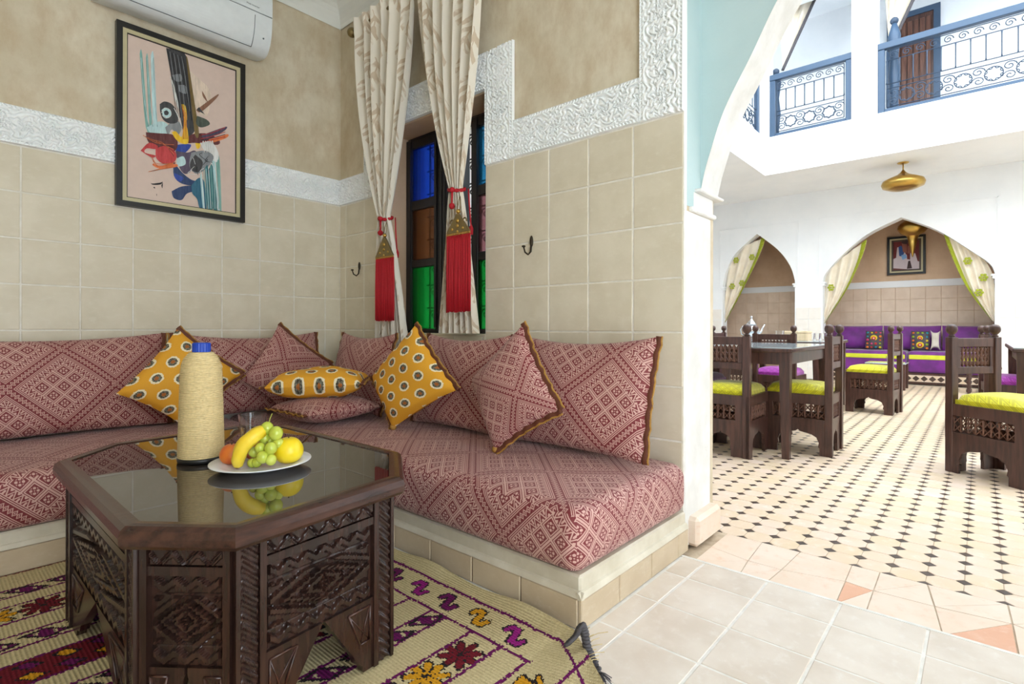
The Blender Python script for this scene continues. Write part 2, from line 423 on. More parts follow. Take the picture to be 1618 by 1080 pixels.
for r in range(0, 7):
    z0, z1 = ROWS[r], ROWS[r + 1]
    for a, b, win in cols:
        zz = min(z1, WZ0) if win else z1
        if zz - z0 > 0.03: tile(wall_b, (XB + 0.004, (a + b) / 2, (z0 + zz) / 2), b - a - 0.005, zz - z0 - 0.005, '-x', 'wall_tile')
# carved stucco friezes: relief of scrolling leaves between two beaded edges
def relief(s, t, P):
    """s metres along, t 0..1 across; height 0..1"""
    c = (t - 0.5) * 1.0
    edge = np.minimum(t, 1 - t)
    bead = (np.sin(s * 2 * PI / 0.016 + np.sign(c) * t * 40) > 0.1) * 0.6 + 0.2
    fil = 0.9 * np.ones_like(s)
    a = ((s / P + 0.5) % 1.0 - 0.5); b = c * 1.15
    rr = np.sqrt(a * a + b * b) + 1e-6; th = np.arctan2(b, a)
    w1 = np.sin(44 * rr + 2.8 * np.sin(4 * th) + 1.5 * np.sin(8 * th + 22 * rr))
    a2 = ((s / P) % 1.0 - 0.5); r2 = np.sqrt(a2 * a2 + b * b); t2 = np.arctan2(b, a2)
    w2 = np.sin(50 * r2 - 2.6 * np.sin(6 * t2) + 1.2 * np.sin(12 * t2 - 20 * r2))
    w = np.where(rr < r2 + 0.1, w1, w2)
    body = 1 / (1 + np.exp(-5 * (w + 0.25))) * 0.95 + 0.02
    h = np.where(edge < 0.02, fil, np.where(edge < 0.085, bead, np.where(edge < 0.105, fil, body)))
    return h
def frieze(parent, kind, a0, a1, z0, z1, vert=False, depth=0.013, base=0.006, res=0.0028):
    """kind 'A' lies on wall A (a = X), 'B' on the window wall (a = Y)"""
    na, nz = max(2, int((a1 - a0) / res)), max(2, int((z1 - z0) / res))
    A, Z = np.meshgrid(np.linspace(a0, a1, na + 1), np.linspace(z0, z1, nz + 1))
    if vert: h = relief(Z - z0, (A - a0) / (a1 - a0), 0.17)
    else: h = relief(A - a0, (Z - z0) / (z1 - z0), 0.17)
    bord = np.zeros_like(h, bool); bord[0] = bord[-1] = True; bord[:, 0] = bord[:, -1] = True
    d = base + depth * h; d[bord] = 0
    if kind == 'A': P = np.stack([A, YA + 0.004 - d, Z], -1)
    else: P = np.stack([XB + 0.004 - d, A, Z], -1)
    idx = np.arange((na + 1) * (nz + 1)).reshape(nz + 1, na + 1)
    fq = np.stack([idx[:-1, :-1], idx[:-1, 1:], idx[1:, 1:], idx[1:, :-1]], -1).reshape(-1, 4)
    if kind == 'B': fq = fq[:, ::-1]
    mm = MB(); mm.v = [tuple(p) for p in P.reshape(-1, 3)]; mm.f = [tuple(q) for q in fq.tolist()]; mm.sm = [False] * len(mm.f)
    o = obj('carved_frieze', mm, 'stucco_white', parent); return o
frieze(wall_a, 'A', -1.0, XB, 1.690, 1.866)
frieze(wall_b, 'B', 1.048, 1.735, 1.690, 1.874); frieze(wall_b, 'B', YE, 1.048, 1.690, CEIL - 0.02, True); frieze(wall_b, 'B', 1.735, WY0, 1.690, 2.275, True)
frieze(wall_b, 'B', WY0, WY1, WZ1, 2.275); frieze(wall_b, 'B', WY1, 3.03, 1.69, 2.275, True); frieze(wall_b, 'B', 3.03, YA - 0.012, 1.690, 1.866)
# ceiling with a plaster cove
ce = MB().box(-1.6, XB + 0.35, -1.4, YA + 0.15, CEIL, CEIL + 0.1)
R_ = 0.15
for k in range(8):
    t0, t1 = PI / 2 * k / 8, PI / 2 * (k + 1) / 8
    p0 = (R_ * (1 - math.cos(t0)), CEIL - R_ + R_ * math.sin(t0)); p1 = (R_ * (1 - math.cos(t1)), CEIL - R_ + R_ * math.sin(t1))
    ce.add([(-1.6, YA - p0[0], p0[1]), (XB - p0[0], YA - p0[0], p0[1]), (XB - p1[0], YA - p1[0], p1[1]), (-1.6, YA - p1[0], p1[1])], [(0, 1, 2, 3)], True)
    ce.add([(XB - p0[0], YA - p0[0], p0[1]), (XB - p0[0], YE, p0[1]), (XB - p1[0], YE, p1[1]), (XB - p1[0], YA - p1[0], p1[1])], [(0, 1, 2, 3)], True)
struct('ceiling', ce, 'ceiling_white')

# two walls added behind the camera to dim the room; doorway sized for its light
struct('wall_side_added', MB().box(-1.75, -1.6, -1.4, YA + 0.15, 0, CEIL + 0.1), 'tadelakt')
struct('wall_back_added', MB().box(-1.6, BD0, -1.4, -1.25, 0, CEIL).box(BD1, XB + 0.35, -1.4, -1.25, 0, CEIL).box(BD0, BD1, -1.4, -1.25, 2.35, CEIL), 'tadelakt')
# the arch to the courtyard: pier, corbels, recessed spandrel
YJ = YE
m = MB().box(XB + 0.004, 2.245, YJ - 0.004, YJ + 0.25, 0, 1.312, 0.006)
m.box(2.03, 2.275, YJ - 0.016, YJ + 0.25, 1.312, 1.330, 0.004)
m.box(2.065, 2.262, YJ - 0.006, YJ + 0.25, 1.330, 1.395, 0.004)
m.box(2.075, 2.325, YJ - 0.03, YJ + 0.25, 1.395, 1.408, 0.004)
pier = struct('pier_arch', m, 'pier_plaster', 'white plaster pier with stepped corbel carrying the arch')
obj('pier_foot', MB().box(2.02, 2.262, YJ - 0.045, YJ + 0.1, 0, 0.115, 0.014), 'border_stone', pier)
half = [(YJ - 0.004, 1.408), (0.845, 1.47), (0.825, 1.541), (0.765, 1.713), (0.662, 1.898), (0.565, 2.078), (0.42, 2.28), (0.24, 2.46), (0.0, 2.62), (-0.27, 2.74)]
def smooth_curve(pts, n=6):
    out = []
    P = [pts[0]] + pts + [pts[-1]]
    for i in range(1, len(P) - 2):
        for k in range(n):
            t = k / n; a, b, c, d = P[i - 1], P[i], P[i + 1], P[i + 2]
            out.append(tuple(0.5 * ((2 * b[j]) + (-a[j] + c[j]) * t + (2 * a[j] - 5 * b[j] + 4 * c[j] - d[j]) * t * t + (-a[j] + 3 * b[j] - 3 * c[j] + d[j]) * t ** 3) for j in range(len(b))))
    out.append(pts[-1]); return out
L = smooth_curve(half); Rr = [(2 * -0.27 - y, z) for y, z in L[::-1]][1:]
curve = L + Rr; YR = curve[-1][0]
m = MB(); XS0, XS1 = 2.135, 2.315
top = CEIL + 0.1
for (ya, za), (yb, zb) in zip(curve[:-1], curve[1:]):
    for xx, fl in ((XS0, 0), (XS1, 1)):
        q = [(xx, ya, za), (xx, yb, zb), (xx, yb, top), (xx, ya, top)]; m.add(q, [(0, 1, 2, 3) if fl else (3, 2, 1, 0)])
m.box(XS0, XS1, YJ - 0.004, YJ + 0.25, 1.408, top); m.box(XS0, XS1, YR - 0.9, YR, 0, top)
spand = struct('wall_arch', m, 'teal_wall', 'pale teal spandrel wall above the arch')
ring = MB()
for (ya, za), (yb, zb) in zip(curve[:-1], curve[1:]): ring.add([(XS0 - 0.002, ya, za), (XS0 - 0.002, yb, zb), (XS1 + 0.002, yb, zb), (XS1 + 0.002, ya, za)], [(0, 1, 2, 3)], True)
for (ya, za), (yb, zb) in zip(curve[:-1], curve[1:]):
    ring.add([(XS1 + 0.002, ya, za), (XS1 + 0.002, yb, zb), (XS1 + 0.002, yb, top), (XS1 + 0.002, ya, top)], [(0, 1, 2, 3)])
obj('arch_soffit', ring, 'pier_plaster', spand)
obj('recess_jamb', MB().box(XB + 0.02, XS0, YJ - 0.003, YJ + 0.2, 1.33, CEIL), 'teal_wall', spand)
obj('jamb_corner', MB().tube([(XB + 0.012, YJ + 0.006, 1.31), (XB + 0.012, YJ + 0.006, CEIL)], 0.012, 10), 'stucco_white', spand)

# floors
fl = struct('floor', MB().box(-1.6, 1.925, -1.2, YA, -0.08, -0.0016), 'floor_grout', 'large square cement tiles of the lounge floor')
gx_ = [1.921 - 0.16] + [1.546 - 0.2135 * i for i in range(0, 12)]
gx_ = [1.921, 1.759, 1.546] + [1.546 - 0.2135 * i for i in range(1, 13)]
gy_ = [0.835, 0.752] + [0.752 - 0.2135 * i for i in range(1, 9)]
for a, b in zip(gx_[1:], gx_[:-1]):
    for c, d in zip(gy_[1:], gy_[:-1]):
        tile(fl, ((a + b) / 2, (c + d) / 2, -0.006), b - a - 0.0045, d - c - 0.0045, '+z', 'floor_tile', 'floor_tile', 0.006, 0.0004)
obj('edge_strip', MB().box(1.914, 1.926, -1.2, 0.84, -0.02, 0.001), 'floor_grout', fl)
# courtyard floor: octagon tiles with dark square inserts, a border of broken stone
CF = -0.012
cfl = struct('floor_courtyard', MB().box(1.926, 11.0, -5.5, 4.6, -0.09, CF - 0.0018), 'bejmat_grout', 'pale octagonal terracotta tiles with small dark square inserts')
P_, X0_, Y0_ = 0.1, 2.283, 0.542
def octo(cx, cy, half=False):
    a = P_ / 2 - 0.0012; c = 0.0235
    return [(cx - a, cy - a + c), (cx - a + c, cy - a), (cx + a - c, cy - a), (cx + a, cy - a + c), (cx + a, cy + a - c), (cx + a - c, cy + a), (cx - a + c, cy + a), (cx - a, cy + a - c)]
def slab(poly, z0, z1, ch):
    n = len(poly); cx = sum(p[0] for p in poly) / n; cy = sum(p[1] for p in poly) / n
    mm = MB(); ins = []
    for x, y in poly:
        l = math.hypot(x - cx, y - cy); ins.append((cx + (x - cx) * (1 - ch / l), cy + (y - cy) * (1 - ch / l)))
    v = [(x, y, z0) for x, y in poly] + [(x, y, z1 - ch * 0.4) for x, y in poly] + [(x, y, z1) for x, y in ins]
    mm.add(v, [tuple(range(2 * n, 3 * n))] + [(i, (i + 1) % n, n + (i + 1) % n, n + i) for i in range(n)] + [(n + i, n + (i + 1) % n, 2 * n + (i + 1) % n, 2 * n + i) for i in range(n)])
    return mm
octm = mesh_of('octagon_tile', slab(octo(0, 0), -0.005, 0.0, 0.002), 'bejmat')
diam = slab([(-0.0205, 0), (0, -0.0205), (0.0205, 0), (0, 0.0205)], -0.005, 0.0, 0.0012); diamm = mesh_of('tile_insert', diam, 'cabochon')
halfm = mesh_of('tile_insert', slab([(0, -0.0205), (0.0205, 0), (0, 0.0205)], -0.005, 0.0, 0.0012), 'cabochon')
cells = []
for i in range(0, 78):
    for j in range(-40, 42):
        x, y = X0_ + P_ * (i + 0.5), Y0_ + P_ * (j + 0.5)
        if y < 4.5 and y > -3.6: cells.append((x, y, i, j))
def vis(x, y):
    if y < -0.06 * x - 0.1 or x < 2.2: return 9e9
    d = x * fw.x + y * fw.y; u = 809 + F_PX * (x * rt.x + y * rt.y) / d
    return d if 1120 < u < 1640 else 9e9
cells.sort(key=lambda c: vis(c[0], c[1]))
zj = lambda: CF + random.uniform(-0.0007, 0.0007)
for x, y, i, j in cells[:300]:
    o = link('octagon_tile', octm, cfl); o.location = (x, y, zj()); o.rotation_euler = (random.uniform(-.006, .006), random.uniform(-.006, .006), 0)
rest = MB(); om = slab(octo(0, 0), -0.005, 0.0, 0.002)
for x, y, i, j in cells[300:]:
    z = zj(); rest.add([(p[0] + x, p[1] + y, p[2] + z) for p in om.v[8:]], [f for f in [tuple(k - 8 for k in q) for q in om.f] if min(f) >= 0])
o = obj('octagon_tile_field', rest, 'bejmat', cfl); o['kind'] = 'stuff'
ins = sorted([(X0_ + P_ * i, Y0_ + P_ * j, i) for i in range(0, 78) for j in range(-40, 40)], key=lambda c: vis(c[0], c[1]))
for x, y, i in ins[:300]:
    o = link('tile_insert', halfm if i == 0 else diamm, cfl); o.location = (x, y, CF)
rest = MB()
for x, y, i in ins[300:]: rest.add([(p[0] + x, p[1] + y, p[2] + CF) for p in diam.v[4:]], [f for f in [tuple(k - 4 for k in q) for q in diam.f] if min(f) >= 0])
o = obj('tile_insert_field', rest, 'cabochon', cfl); o['kind'] = 'stuff'
# border stones between the lounge floor and the octagons: irregular quads and triangles in a band
bx0, bx1 = 1.932, 2.279
y = 0.80; k = 0
rr_ = random.Random(4)
while y > -1.6:
    w = rr_.uniform(0.11, 0.19); e0 = rr_.uniform(-0.045, 0.045); e1 = rr_.uniform(-0.045, 0.045); ym = y - w
    xm = rr_.uniform(2.05, 2.16); xn = rr_.uniform(2.05, 2.16); g = 0.0012
    if k == 0: e_prev = (0, 0, 2.1); 
    a0, a1, am = e_prev
    lo = [(bx0, y + a0 - g), (am - g, y + (a0 + a1) / 2 - g), (xm - g, ym + (e0 + e1) / 2 + g), (bx0, ym + e0 + g)]
    hi = [(am + g, y + (a0 + a1) / 2 - g), (bx1, y + a1 - g), (bx1, ym + e1 + g), (xm + g, ym + (e0 + e1) / 2 + g)]
    for q in (lo, hi):
        if rr_.random() < 0.6:
            ps = [[q[0], q[1], q[2]], [q[0], q[2], q[3]]]
            ps = [[(x + ((sum(p[0] for p in t) / 3) - x) * 0.015, yy + ((sum(p[1] for p in t) / 3) - yy) * 0.015) for x, yy in t] for t in ps]
        else: ps = [q]
        for t in ps:
            obj('border_stone', slab(t[::-1], CF - 0.005, CF + 0.001, 0.0015), 'rust_stone' if len(t) == 3 and rr_.random() < 0.3 else 'border_stone', cfl)
    e_prev = (e0, e1, xm); y = ym; k += 1

# the masonry bench under the mattresses
PX, PYA, PZ = 1.262, 2.515, 0.147
m = MB().box(PX, XB, 0.852, YA, 0, PZ, 0.006); m.box(-1.6, PX + 0.02, PYA, YA, 0, PZ, 0.006)
bench = struct('bench_plinth', m, 'plinth_plaster', 'low plastered masonry bench with tiled foot')
lip = MB()
lip.prism([(0, 0.085), (0.014, 0.088), (0.006, 0.102), (0, 0.105)], lambda a, b, d: (PX - a, d, b), 0.838, PYA)
lip.prism([(0, 0.085), (0.014, 0.088), (0.006, 0.102), (0, 0.105)], lambda a, b, d: (d, 0.852 - a, b), PX - 0.014, XB)
lip.prism([(0, 0.085), (0.014, 0.088), (0.006, 0.102), (0, 0.105)], lambda a, b, d: (d, PYA - a, b), -1.6, PX)
obj('plinth_ledge', lip, 'plinth_plaster', bench)
for i in range(8):
    a, b = 0.852 + 0.2135 * i, min(0.852 + 0.2135 * (i + 1), PYA)
    if b - a > 0.02: tile(bench, (PX, (a + b) / 2, 0.0425), b - a - 0.004, 0.085, '-x', 'skirt_tile', 'skirting_tile', 0.012)
for i in range(4):
    a, b = PX - 0.012 + 0.2135 * i, min(PX - 0.012 + 0.2135 * (i + 1), XB)
    tile(bench, ((a + b) / 2, 0.852, 0.0425), b - a - 0.004, 0.085, '-y', 'skirt_tile', 'skirting_tile', 0.012)
for i in range(13):
    b = PX - 0.2135 * i; a = b - 0.2135
    tile(bench, ((a + b) / 2, PYA, 0.0425), b - a - 0.004, 0.085, '-y', 'skirt_tile', 'skirting_tile', 0.012)

# ---------------------------------------------------------------- courtyard walls, galleries, niches
XF, XN, ZS = 10.0, 10.95, 3.13
def arch_pts(yl, yr, ya, zl, zr, za, L_, R_):
    return smooth_curve([(yl, zl)] + L_ + [(ya, za)], 5)[:-1] + smooth_curve([(ya, za)] + R_ + [(yr, zr)], 5)
big = arch_pts(1.966, -0.142, 0.916, 1.63, 1.63, 2.543, [(1.92, 1.76), (1.696, 2.03), (1.353, 2.333)], [(0.493, 2.30), (0.10, 1.95), (-0.09, 1.76)])
small = arch_pts(3.60, 2.384, 3.0, 1.66, 1.66, 2.53, [(3.53, 1.92), (3.36, 2.22)], [(2.66, 2.22), (2.46, 1.92)])
m = MB(); sof = MB()
for cv in (big, small):
    for (ya, za), (yb, zb) in zip(cv[:-1], cv[1:]):
        for xx in (XF, XF + 0.22):
            q = [(xx, ya, za), (xx, yb, zb), (xx, yb, ZS), (xx, ya, ZS)]; m.add(q, [(0, 1, 2, 3) if xx > XF else (3, 2, 1, 0)])
        sof.add([(XF, ya, za), (XF, yb, zb), (XF + 0.22, yb, zb), (XF + 0.22, ya, za)], [(0, 1, 2, 3)], True)
m.box(XF, XF + 0.22, 3.60, 4.6, 0, ZS); m.box(XF, XF + 0.22, 1.966, 2.384, 0, ZS); m.box(XF, XF + 0.22, -5.2, -0.142, 0, ZS)
wf = struct('wall_far', m, 'white_wall', 'white courtyard wall with two pointed arches')
obj('arch_soffit', sof, 'white_wall', wf)
mo = MB()
def frame(y0, y1, z0, z1, w=0.014, d=0.008):
    mo.box(XF - d, XF + 0.01, y0, y1, z1 - w, z1); mo.box(XF - d, XF + 0.01, y0, y0 + w, z0, z1); mo.box(XF - d, XF + 0.01, y1 - w, y1, z0, z1)
frame(-0.18, 2.03, 1.62, 2.69); frame(2.335, 3.66, 1.62, 2.67)
obj('panel_moulding', mo, 'white_wall', wf)
co = MB()
for y0, y1 in ((1.925, 2.0), (2.345, 2.425), (3.56, 3.64), (-0.18, -0.10)):
    co.box(XF - 0.012, XF + 0.235, y0, y1, 1.585, 1.615, 0.006); co.box(XF - 0.006, XF + 0.228, y0 + 0.015, y1 - 0.015, 1.55, 1.585, 0.005)
obj('corbel', co, 'white_wall', wf)
for y0, y1 in ((1.985, 2.365), (3.62, 4.4), (-0.9, -0.16)):
    n = max(1, round((y1 - y0) / 0.2))
    for i in range(n):
        for r in range(6):
            a = y0 + (y1 - y0) * i / n; b = y0 + (y1 - y0) * (i + 1) / n
            tile(wf, (XF, (a + b) / 2, 0.1 + 0.2 * r), b - a - 0.004, 0.196, '-x', 'pale_tile', 'wall_tile', 0.006)
# niche rooms behind the arches
m = MB().box(XN, XN + 0.1, -0.9, 4.6, 0, 2.95); m.box(XF + 0.22, XN, 2.12, 2.22, 0, 2.95); m.box(XF + 0.22, XN, -0.62, -0.52, 0, 2.95); m.box(XF + 0.22, XN, 4.0, 4.1, 0, 2.95); m.box(XF + 0.2, XN + 0.1, -0.9, 4.6, 2.95, 3.05)
wn = struct('wall_niche', m, 'niche_plaster', 'warm terracotta plaster wall at the back of the niches')
obj('white_band', MB().box(XN - 0.012, XN + 0.01, -0.6, 4.0, 1.535, 1.646, 0.004), 'white_wall', wn)
for i in range(23):
    for r in range(5):
        y = -0.42 + 0.2 * i
        if 2.05 < y < 2.3: continue
        tile(wn, (XN, y, 0.635 + 0.2 * r), 0.196, 0.196, '-x', 'niche_tile', 'wall_tile', 0.006)
# galleries round the open court
GX, GY, GN = 8.47, 2.43, 3.5
m = MB().box(GX + 0.159, 11.2, -5.2, 4.7, ZS, ZS + 0.1); m.box(2.38, GX + 0.159, GY + 0.159, 4.7, ZS, ZS + 0.1); m.box(2.38, GN - 0.159, -5.2, GY + 0.159, ZS, ZS + 0.1)
struct('ceiling_gallery', m, 'white_wall', 'white underside of the upper gallery')
ZR0, ZR1 = 3.687, 4.612
m = MB().box(GX, GX + 0.16, -5.2, GY + 0.16, ZS, ZR0); m.box(GN, GX - 0.001, GY, GY + 0.16, ZS, ZR0); m.box(GN - 0.16, GN - 0.001, -5.2, GY + 0.16, ZS, 4.3)
m.box(GX, GX + 0.2, 1.035, 1.328, ZR0, 6.0); m.box(GX, GX + 0.2, 2.375, GY + 0.16, ZR0, 6.0); m.box(GX - 0.12, GX, GY, GY + 0.16, ZR0, 6.0)
m.box(GX, GX + 0.2, -2.2, -1.95, ZR0, 6.0); m.box(GX, GX + 0.2, -5.2, GY + 0.16, 5.6, 6.2)
m.box(GN, GX, GY, GY + 0.16, 5.6, 6.2)
struct('wall_parapet', m, 'white_wall', 'white gallery parapet with square piers around the open court')
m = MB().box(10.3, 10.4, -5.2, 4.7, ZS, 6.2); m.box(2.33, 10.4, 4.6, 4.7, 0, 6.2); m.box(2.33, 10.4, -5.3, -5.2, 0, 6.2)  # last box: unseen court side wall added to bounce light
struct('wall_upper', m, 'white_wall', 'white back wall of the upper gallery, with unseen court side walls')
m = MB().box(GX - 0.02, 10.5, -5.2, 4.7, 6.2, 6.3); m.box(2.33, GX, GY - 0.02, 4.7, 6.2, 6.3)
struct('ceiling_roof', m, 'white_wall')
m = MB().box(XS1 + 0.003, XS1 + 0.06, -5.2, YR - 0.9, 0, ZS); m.box(XB + 0.3, XS1, YE + 0.25, 4.7, 2.5, ZS + 0.1); m.box(XB + 0.3, XS1, WY1, 4.7, 0, 2.5); m.box(XB + 0.3, XS1, YE + 0.25, WY0, 0, 2.5); m.box(XB + 0.3, XS1, WY0, WY1, 0, WZ0); m.box(XB + 0.3, XS1, WY0, WY1, WZ1, 2.5)
struct('wall_court', m, 'white_wall', 'courtyard side of the lounge wall')

# wrought iron railings
def ring_pts(cx, cz, r, n=20, a0=0, a1=2 * PI): return [(cx + r * math.cos(a0 + (a1 - a0) * i / n), cz + r * math.sin(a0 + (a1 - a0) * i / n)) for i in range(n + (0 if abs(a1 - a0 - 2 * PI) < 1e-6 else 1))]
def railing(label, width, loc, rz, cols):
    t = thing('balcony_railing', label, 'railing', loc, rz)
    h = ZR1 - ZR0; fw_ = 0.075
    for nm, b in (('top_rail', (0, width, -0.03, 0.05, h - 0.085, h)), ('bottom_rail', (fw_, width - fw_, -0.02, 0.04, 0.0, 0.05)), ('side_post', (0, fw_, -0.02, 0.04, 0, h - 0.085)), ('side_post', (width - fw_, width, -0.02, 0.04, 0, h - 0.085))):
        obj(nm, MB().box(b[0], b[1], b[2], b[3], b[4], b[5], 0.006), 'blue_iron', t)
    x0, x1 = fw_ + 0.02, width - fw_ - 0.02; z0, z1 = 0.075, h - 0.11
    fr = MB()
    P3 = lambda a, b: (a, 0.01, b)
    for z in (z0, z0 + 0.24, z0 + 0.30, z1 - 0.13, z1): fr.tube([P3(x0, z), P3(x1, z)], 0.006, 6)
    for x in (x0, x1): fr.tube([P3(x, z0), P3(x, z1)], 0.006, 6)
    obj('crossbar', fr, 'grille_iron', t)
    n = cols; w = (x1 - x0) / n
    for i in range(n + 1):
        x = x0 + w * i
        obj('baluster', MB().tube([P3(x, z0 + 0.30), P3(x, z0 + 0.33), P3(x, z1 - 0.17), P3(x, z1 - 0.13)], [0.011, 0.007, 0.007, 0.011], 6), 'grille_iron', t)
    for i in range(n):
        c = x0 + w * (i + 0.5)
        s_ = MB()
        if i % 2:
            s_.tube([P3(*p) for p in ring_pts(c, z0 + 0.12, min(0.11, w * 0.6))], 0.006, 5, True)
            s_.tube([P3(c + (0.075 + 0.012 * math.cos(8 * a)) * math.cos(a), z0 + 0.12 + (0.075 + 0.012 * math.cos(8 * a)) * math.sin(a)) for a in [2 * PI * k / 40 for k in range(40)]], 0.006, 5, True)
        else:
            for sg in (-1, 1):
                s_.tube([P3(c + sg * (0.01 + 0.055 * (1 - k / 18)) * math.cos(k * 0.5), z0 + 0.12 + sg * 0.055 + (0.01 + 0.045 * (1 - k / 18)) * math.sin(k * 0.5)) for k in range(19)], 0.006, 5)
        obj('scroll', s_, 'grille_iron', t)
        s_ = MB(); rr2 = min(0.052, w * 0.45)
        s_.tube([P3(c + rr2 * (1 - k / 20) * math.cos(k * 0.55), z1 - 0.065 + rr2 * (1 - k / 20) * math.sin(k * 0.55)) for k in range(18)], 0.0055, 5)
        obj('scroll', s_, 'grille_iron', t)
    return t
railing('blue iron scrollwork railing in the single bay between corner post and pier', 2.375 - 1.328, (GX + 0.05, 2.375, ZR0), -PI / 2, 7)
railing('long blue iron scrollwork railing running past the dark lattice shutter', 1.035 + 1.95, (GX + 0.05, 1.035, ZR0), -PI / 2, 20)
railing('blue iron railing on the side gallery, running away beyond the corner post', 4.6, (GX - 0.12 - 4.6, GY + 0.06, ZR0), 0, 30)
# things standing in the gallery
def shutter():
    p0 = on_x(1402, 0, 10.28); p1 = on_x(1486, 130, 10.28)
    y0, y1 = p1.y, p0.y; z0, z1 = ZS + 0.1, 5.75
    t = thing('lattice_shutter', 'dark wooden lattice shutter with blue frame on the upper gallery wall', 'shutter', (10.28, (y0 + y1) / 2, z0), world=True)
    obj('shutter_panel', MB().box(10.255, 10.29, y0 + 0.08, y1 - 0.08, z0, z1), 'chair_wood', t)
    m = MB(); m.box(10.23, 10.295, y0, y0 + 0.08, z0, z1); m.box(10.23, 10.295, y1 - 0.08, y1, z0, z1); m.box(10.23, 10.295, y0 + 0.08, y1 - 0.08, z1 - 0.08, z1)
    obj('shutter_frame', m, 'blue_iron', t)
    for i in range(6):
        y = y0 + 0.14 + (y1 - y0 - 0.28) * i / 5
        obj('slat', MB().box(10.24, 10.26, y - 0.03, y + 0.03, z0 + 0.3, z1 - 0.15, 0.006), 'lattice_wood', t)
shutter()
def gallery_drape(label, pts, xx):
    t = thing('gallery_curtain', label, 'curtain', on_x(*pts[0], xx), world=True)
    P = [on_x(a, b, xx) for a, b in pts]          # top edge left, top edge right, tie point
    tl, tr, tie = P
    def f(u, v):
        w = (1 - v) ** 1.2; c = tie.lerp(tl.lerp(tr, u), w); c = c + Vector((0.03 * math.sin(u * 22) * (0.3 + w), 0, 0)); return tuple(c)
    obj('drape', MB().grid(f, 40, 20), 'ivory_cloth', t)
    obj('braided_edge', MB().tube([Vector(f(1, k / 24)) + Vector((-0.02, 0, 0)) for k in range(25)], 0.022, 8), 'grey_yarn', t)
gallery_drape('white gallery curtain with grey braided edge in the single railing bay', [(1228, -40), (1306, -40), (1237, 112)], 8.9)
gallery_drape('white gallery curtain with grey braided edge before the lattice shutter', [(1395, -60), (1462, -40), (1405, 82)], 8.95)
def newel(label, px, z0, z1):
    p = on_x(px, 100, 8.72); t = thing('carved_post', label, 'post', (8.72, p.y, ZS + 0.1))
    h = z1 - ZS - 0.1
    obj('shaft', MB().lathe([(0.06, 0), (0.07, 0.05), (0.045, 0.1), (0.06, 0.3), (0.045, h * 0.4), (0.07, h * 0.55), (0.045, h * 0.7), (0.075, h * 0.85), (0.03, h - 0.1)], seg=12), 'blue_iron', t)
    obj('finial', MB().ball((0, 0, h - 0.06), 0.05, 12, 8), 'grille_iron', t)
newel('dark turned post at the tied end of the corner gallery curtain', 1226, 3.5, 4.80)
newel('dark turned post with ball finial before the lattice shutter', 1413, 3.6, 5.02)

# lamps
def pendant(label, loc, prof, rod):
    t = thing('pendant_lamp', label, 'lamp', loc)
    obj('ceiling_plate', MB().lathe([(0.07, 0), (0.06, -0.012), (0.02, -0.02)], seg=20), 'brass', t)
    obj('rod', MB().tube([(0, 0, -0.015), (0, 0, -rod)], 0.008, 8), 'brass', t)
    return t
p = on_z(1427, 257, ZS); t = pendant('flattened brass pendant lamp hanging from the white gallery ceiling', p, None, 0.12)
d_ = p.x * fw.x + p.y * fw.y; R0 = 29 * d_ / F_PX
obj('lamp_shade', MB().lathe([(0.012, -0.10), (0.03, -0.13), (0.07, -0.165), (R0 * 0.6, -0.20), (R0 * 0.93, -0.24), (R0, -0.285), (R0 * 0.93, -0.33), (R0 * 0.6, -0.365), (R0 * 0.2, -0.38), (0.01, -0.382)], seg=36), 'brass', t)
p = on_x(1442, 366, 10.5); t = pendant('pear shaped brass lamp with long spike in front of the niche picture', (10.5, p.y, 2.95), None, 0.33)
obj('lamp_shade', MB().lathe([(0.05, -0.33), (0.06, -0.37), (0.13, -0.41), (0.19, -0.47), (0.2, -0.52), (0.16, -0.59), (0.09, -0.63), (0.075, -0.645), (0.055, -0.72), (0.06, -0.73), (0.035, -0.82), (0.02, -0.90), (0.006, -0.97)], seg=28), 'brass', t)


# ---------------------------------------------------------------- dining chairs
def ogee(w, h, n=8):
    """half outline of the cut-out under an apron, from foot to crown"""
    return [(w, 0.0), (w, h * 0.30), (w * 0.93, h * 0.36), (w * 0.97, h * 0.52), (w * 0.86, h * 0.74), (w * 0.6, h * 0.86), (w * 0.3, h * 0.9), (w * 0.12, h * 0.93), (0.0, h)]
CHW, CHD = 0.385, 0.415
def chair_meshes(seat_mat):
    W, D = CHW / 2, CHD; parts = []
    parts.append(('seat_cushion', mesh_of('seat_cushion', pad(W - 0.02, D - 0.05, 0.075).xf(Matrix.Translation((0, D / 2 + 0.02, 0.412))), seat_mat), 1))
    return parts
def pad(hw, dp, th, n=14):
    """domed seat cushion centred on the origin, bottom at z 0"""
    m = MB(); hd = dp / 2
    def f(u, v, top):
        a = 2 * u - 1; b = 2 * v - 1
        ea = 1 - abs(a) ** 4; eb = 1 - abs(b) ** 4
        z = th * (0.35 + 0.65 * (max(ea, 0) * max(eb, 0)) ** 0.4) if top else 0
        k = 1.0 + (0.03 if top and (abs(a) < 0.99 and abs(b) < 0.99) else 0)
        return (a * hw * k, b * hd * k, z)
    m.grid(lambda u, v: f(u, v, True), n, n); m.grid(lambda u, v: f(u, v, False), n, n, flip=True)
    s = [(-hw, -hd), (hw, -hd), (hw, hd), (-hw, hd)]
    for i in range(4):
        a, b = s[i], s[(i + 1) % 4]; m.add([(*a, 0), (*b, 0), (*b, th * 0.35), (*a, th * 0.35)], [(0, 1, 2, 3)])
    return m
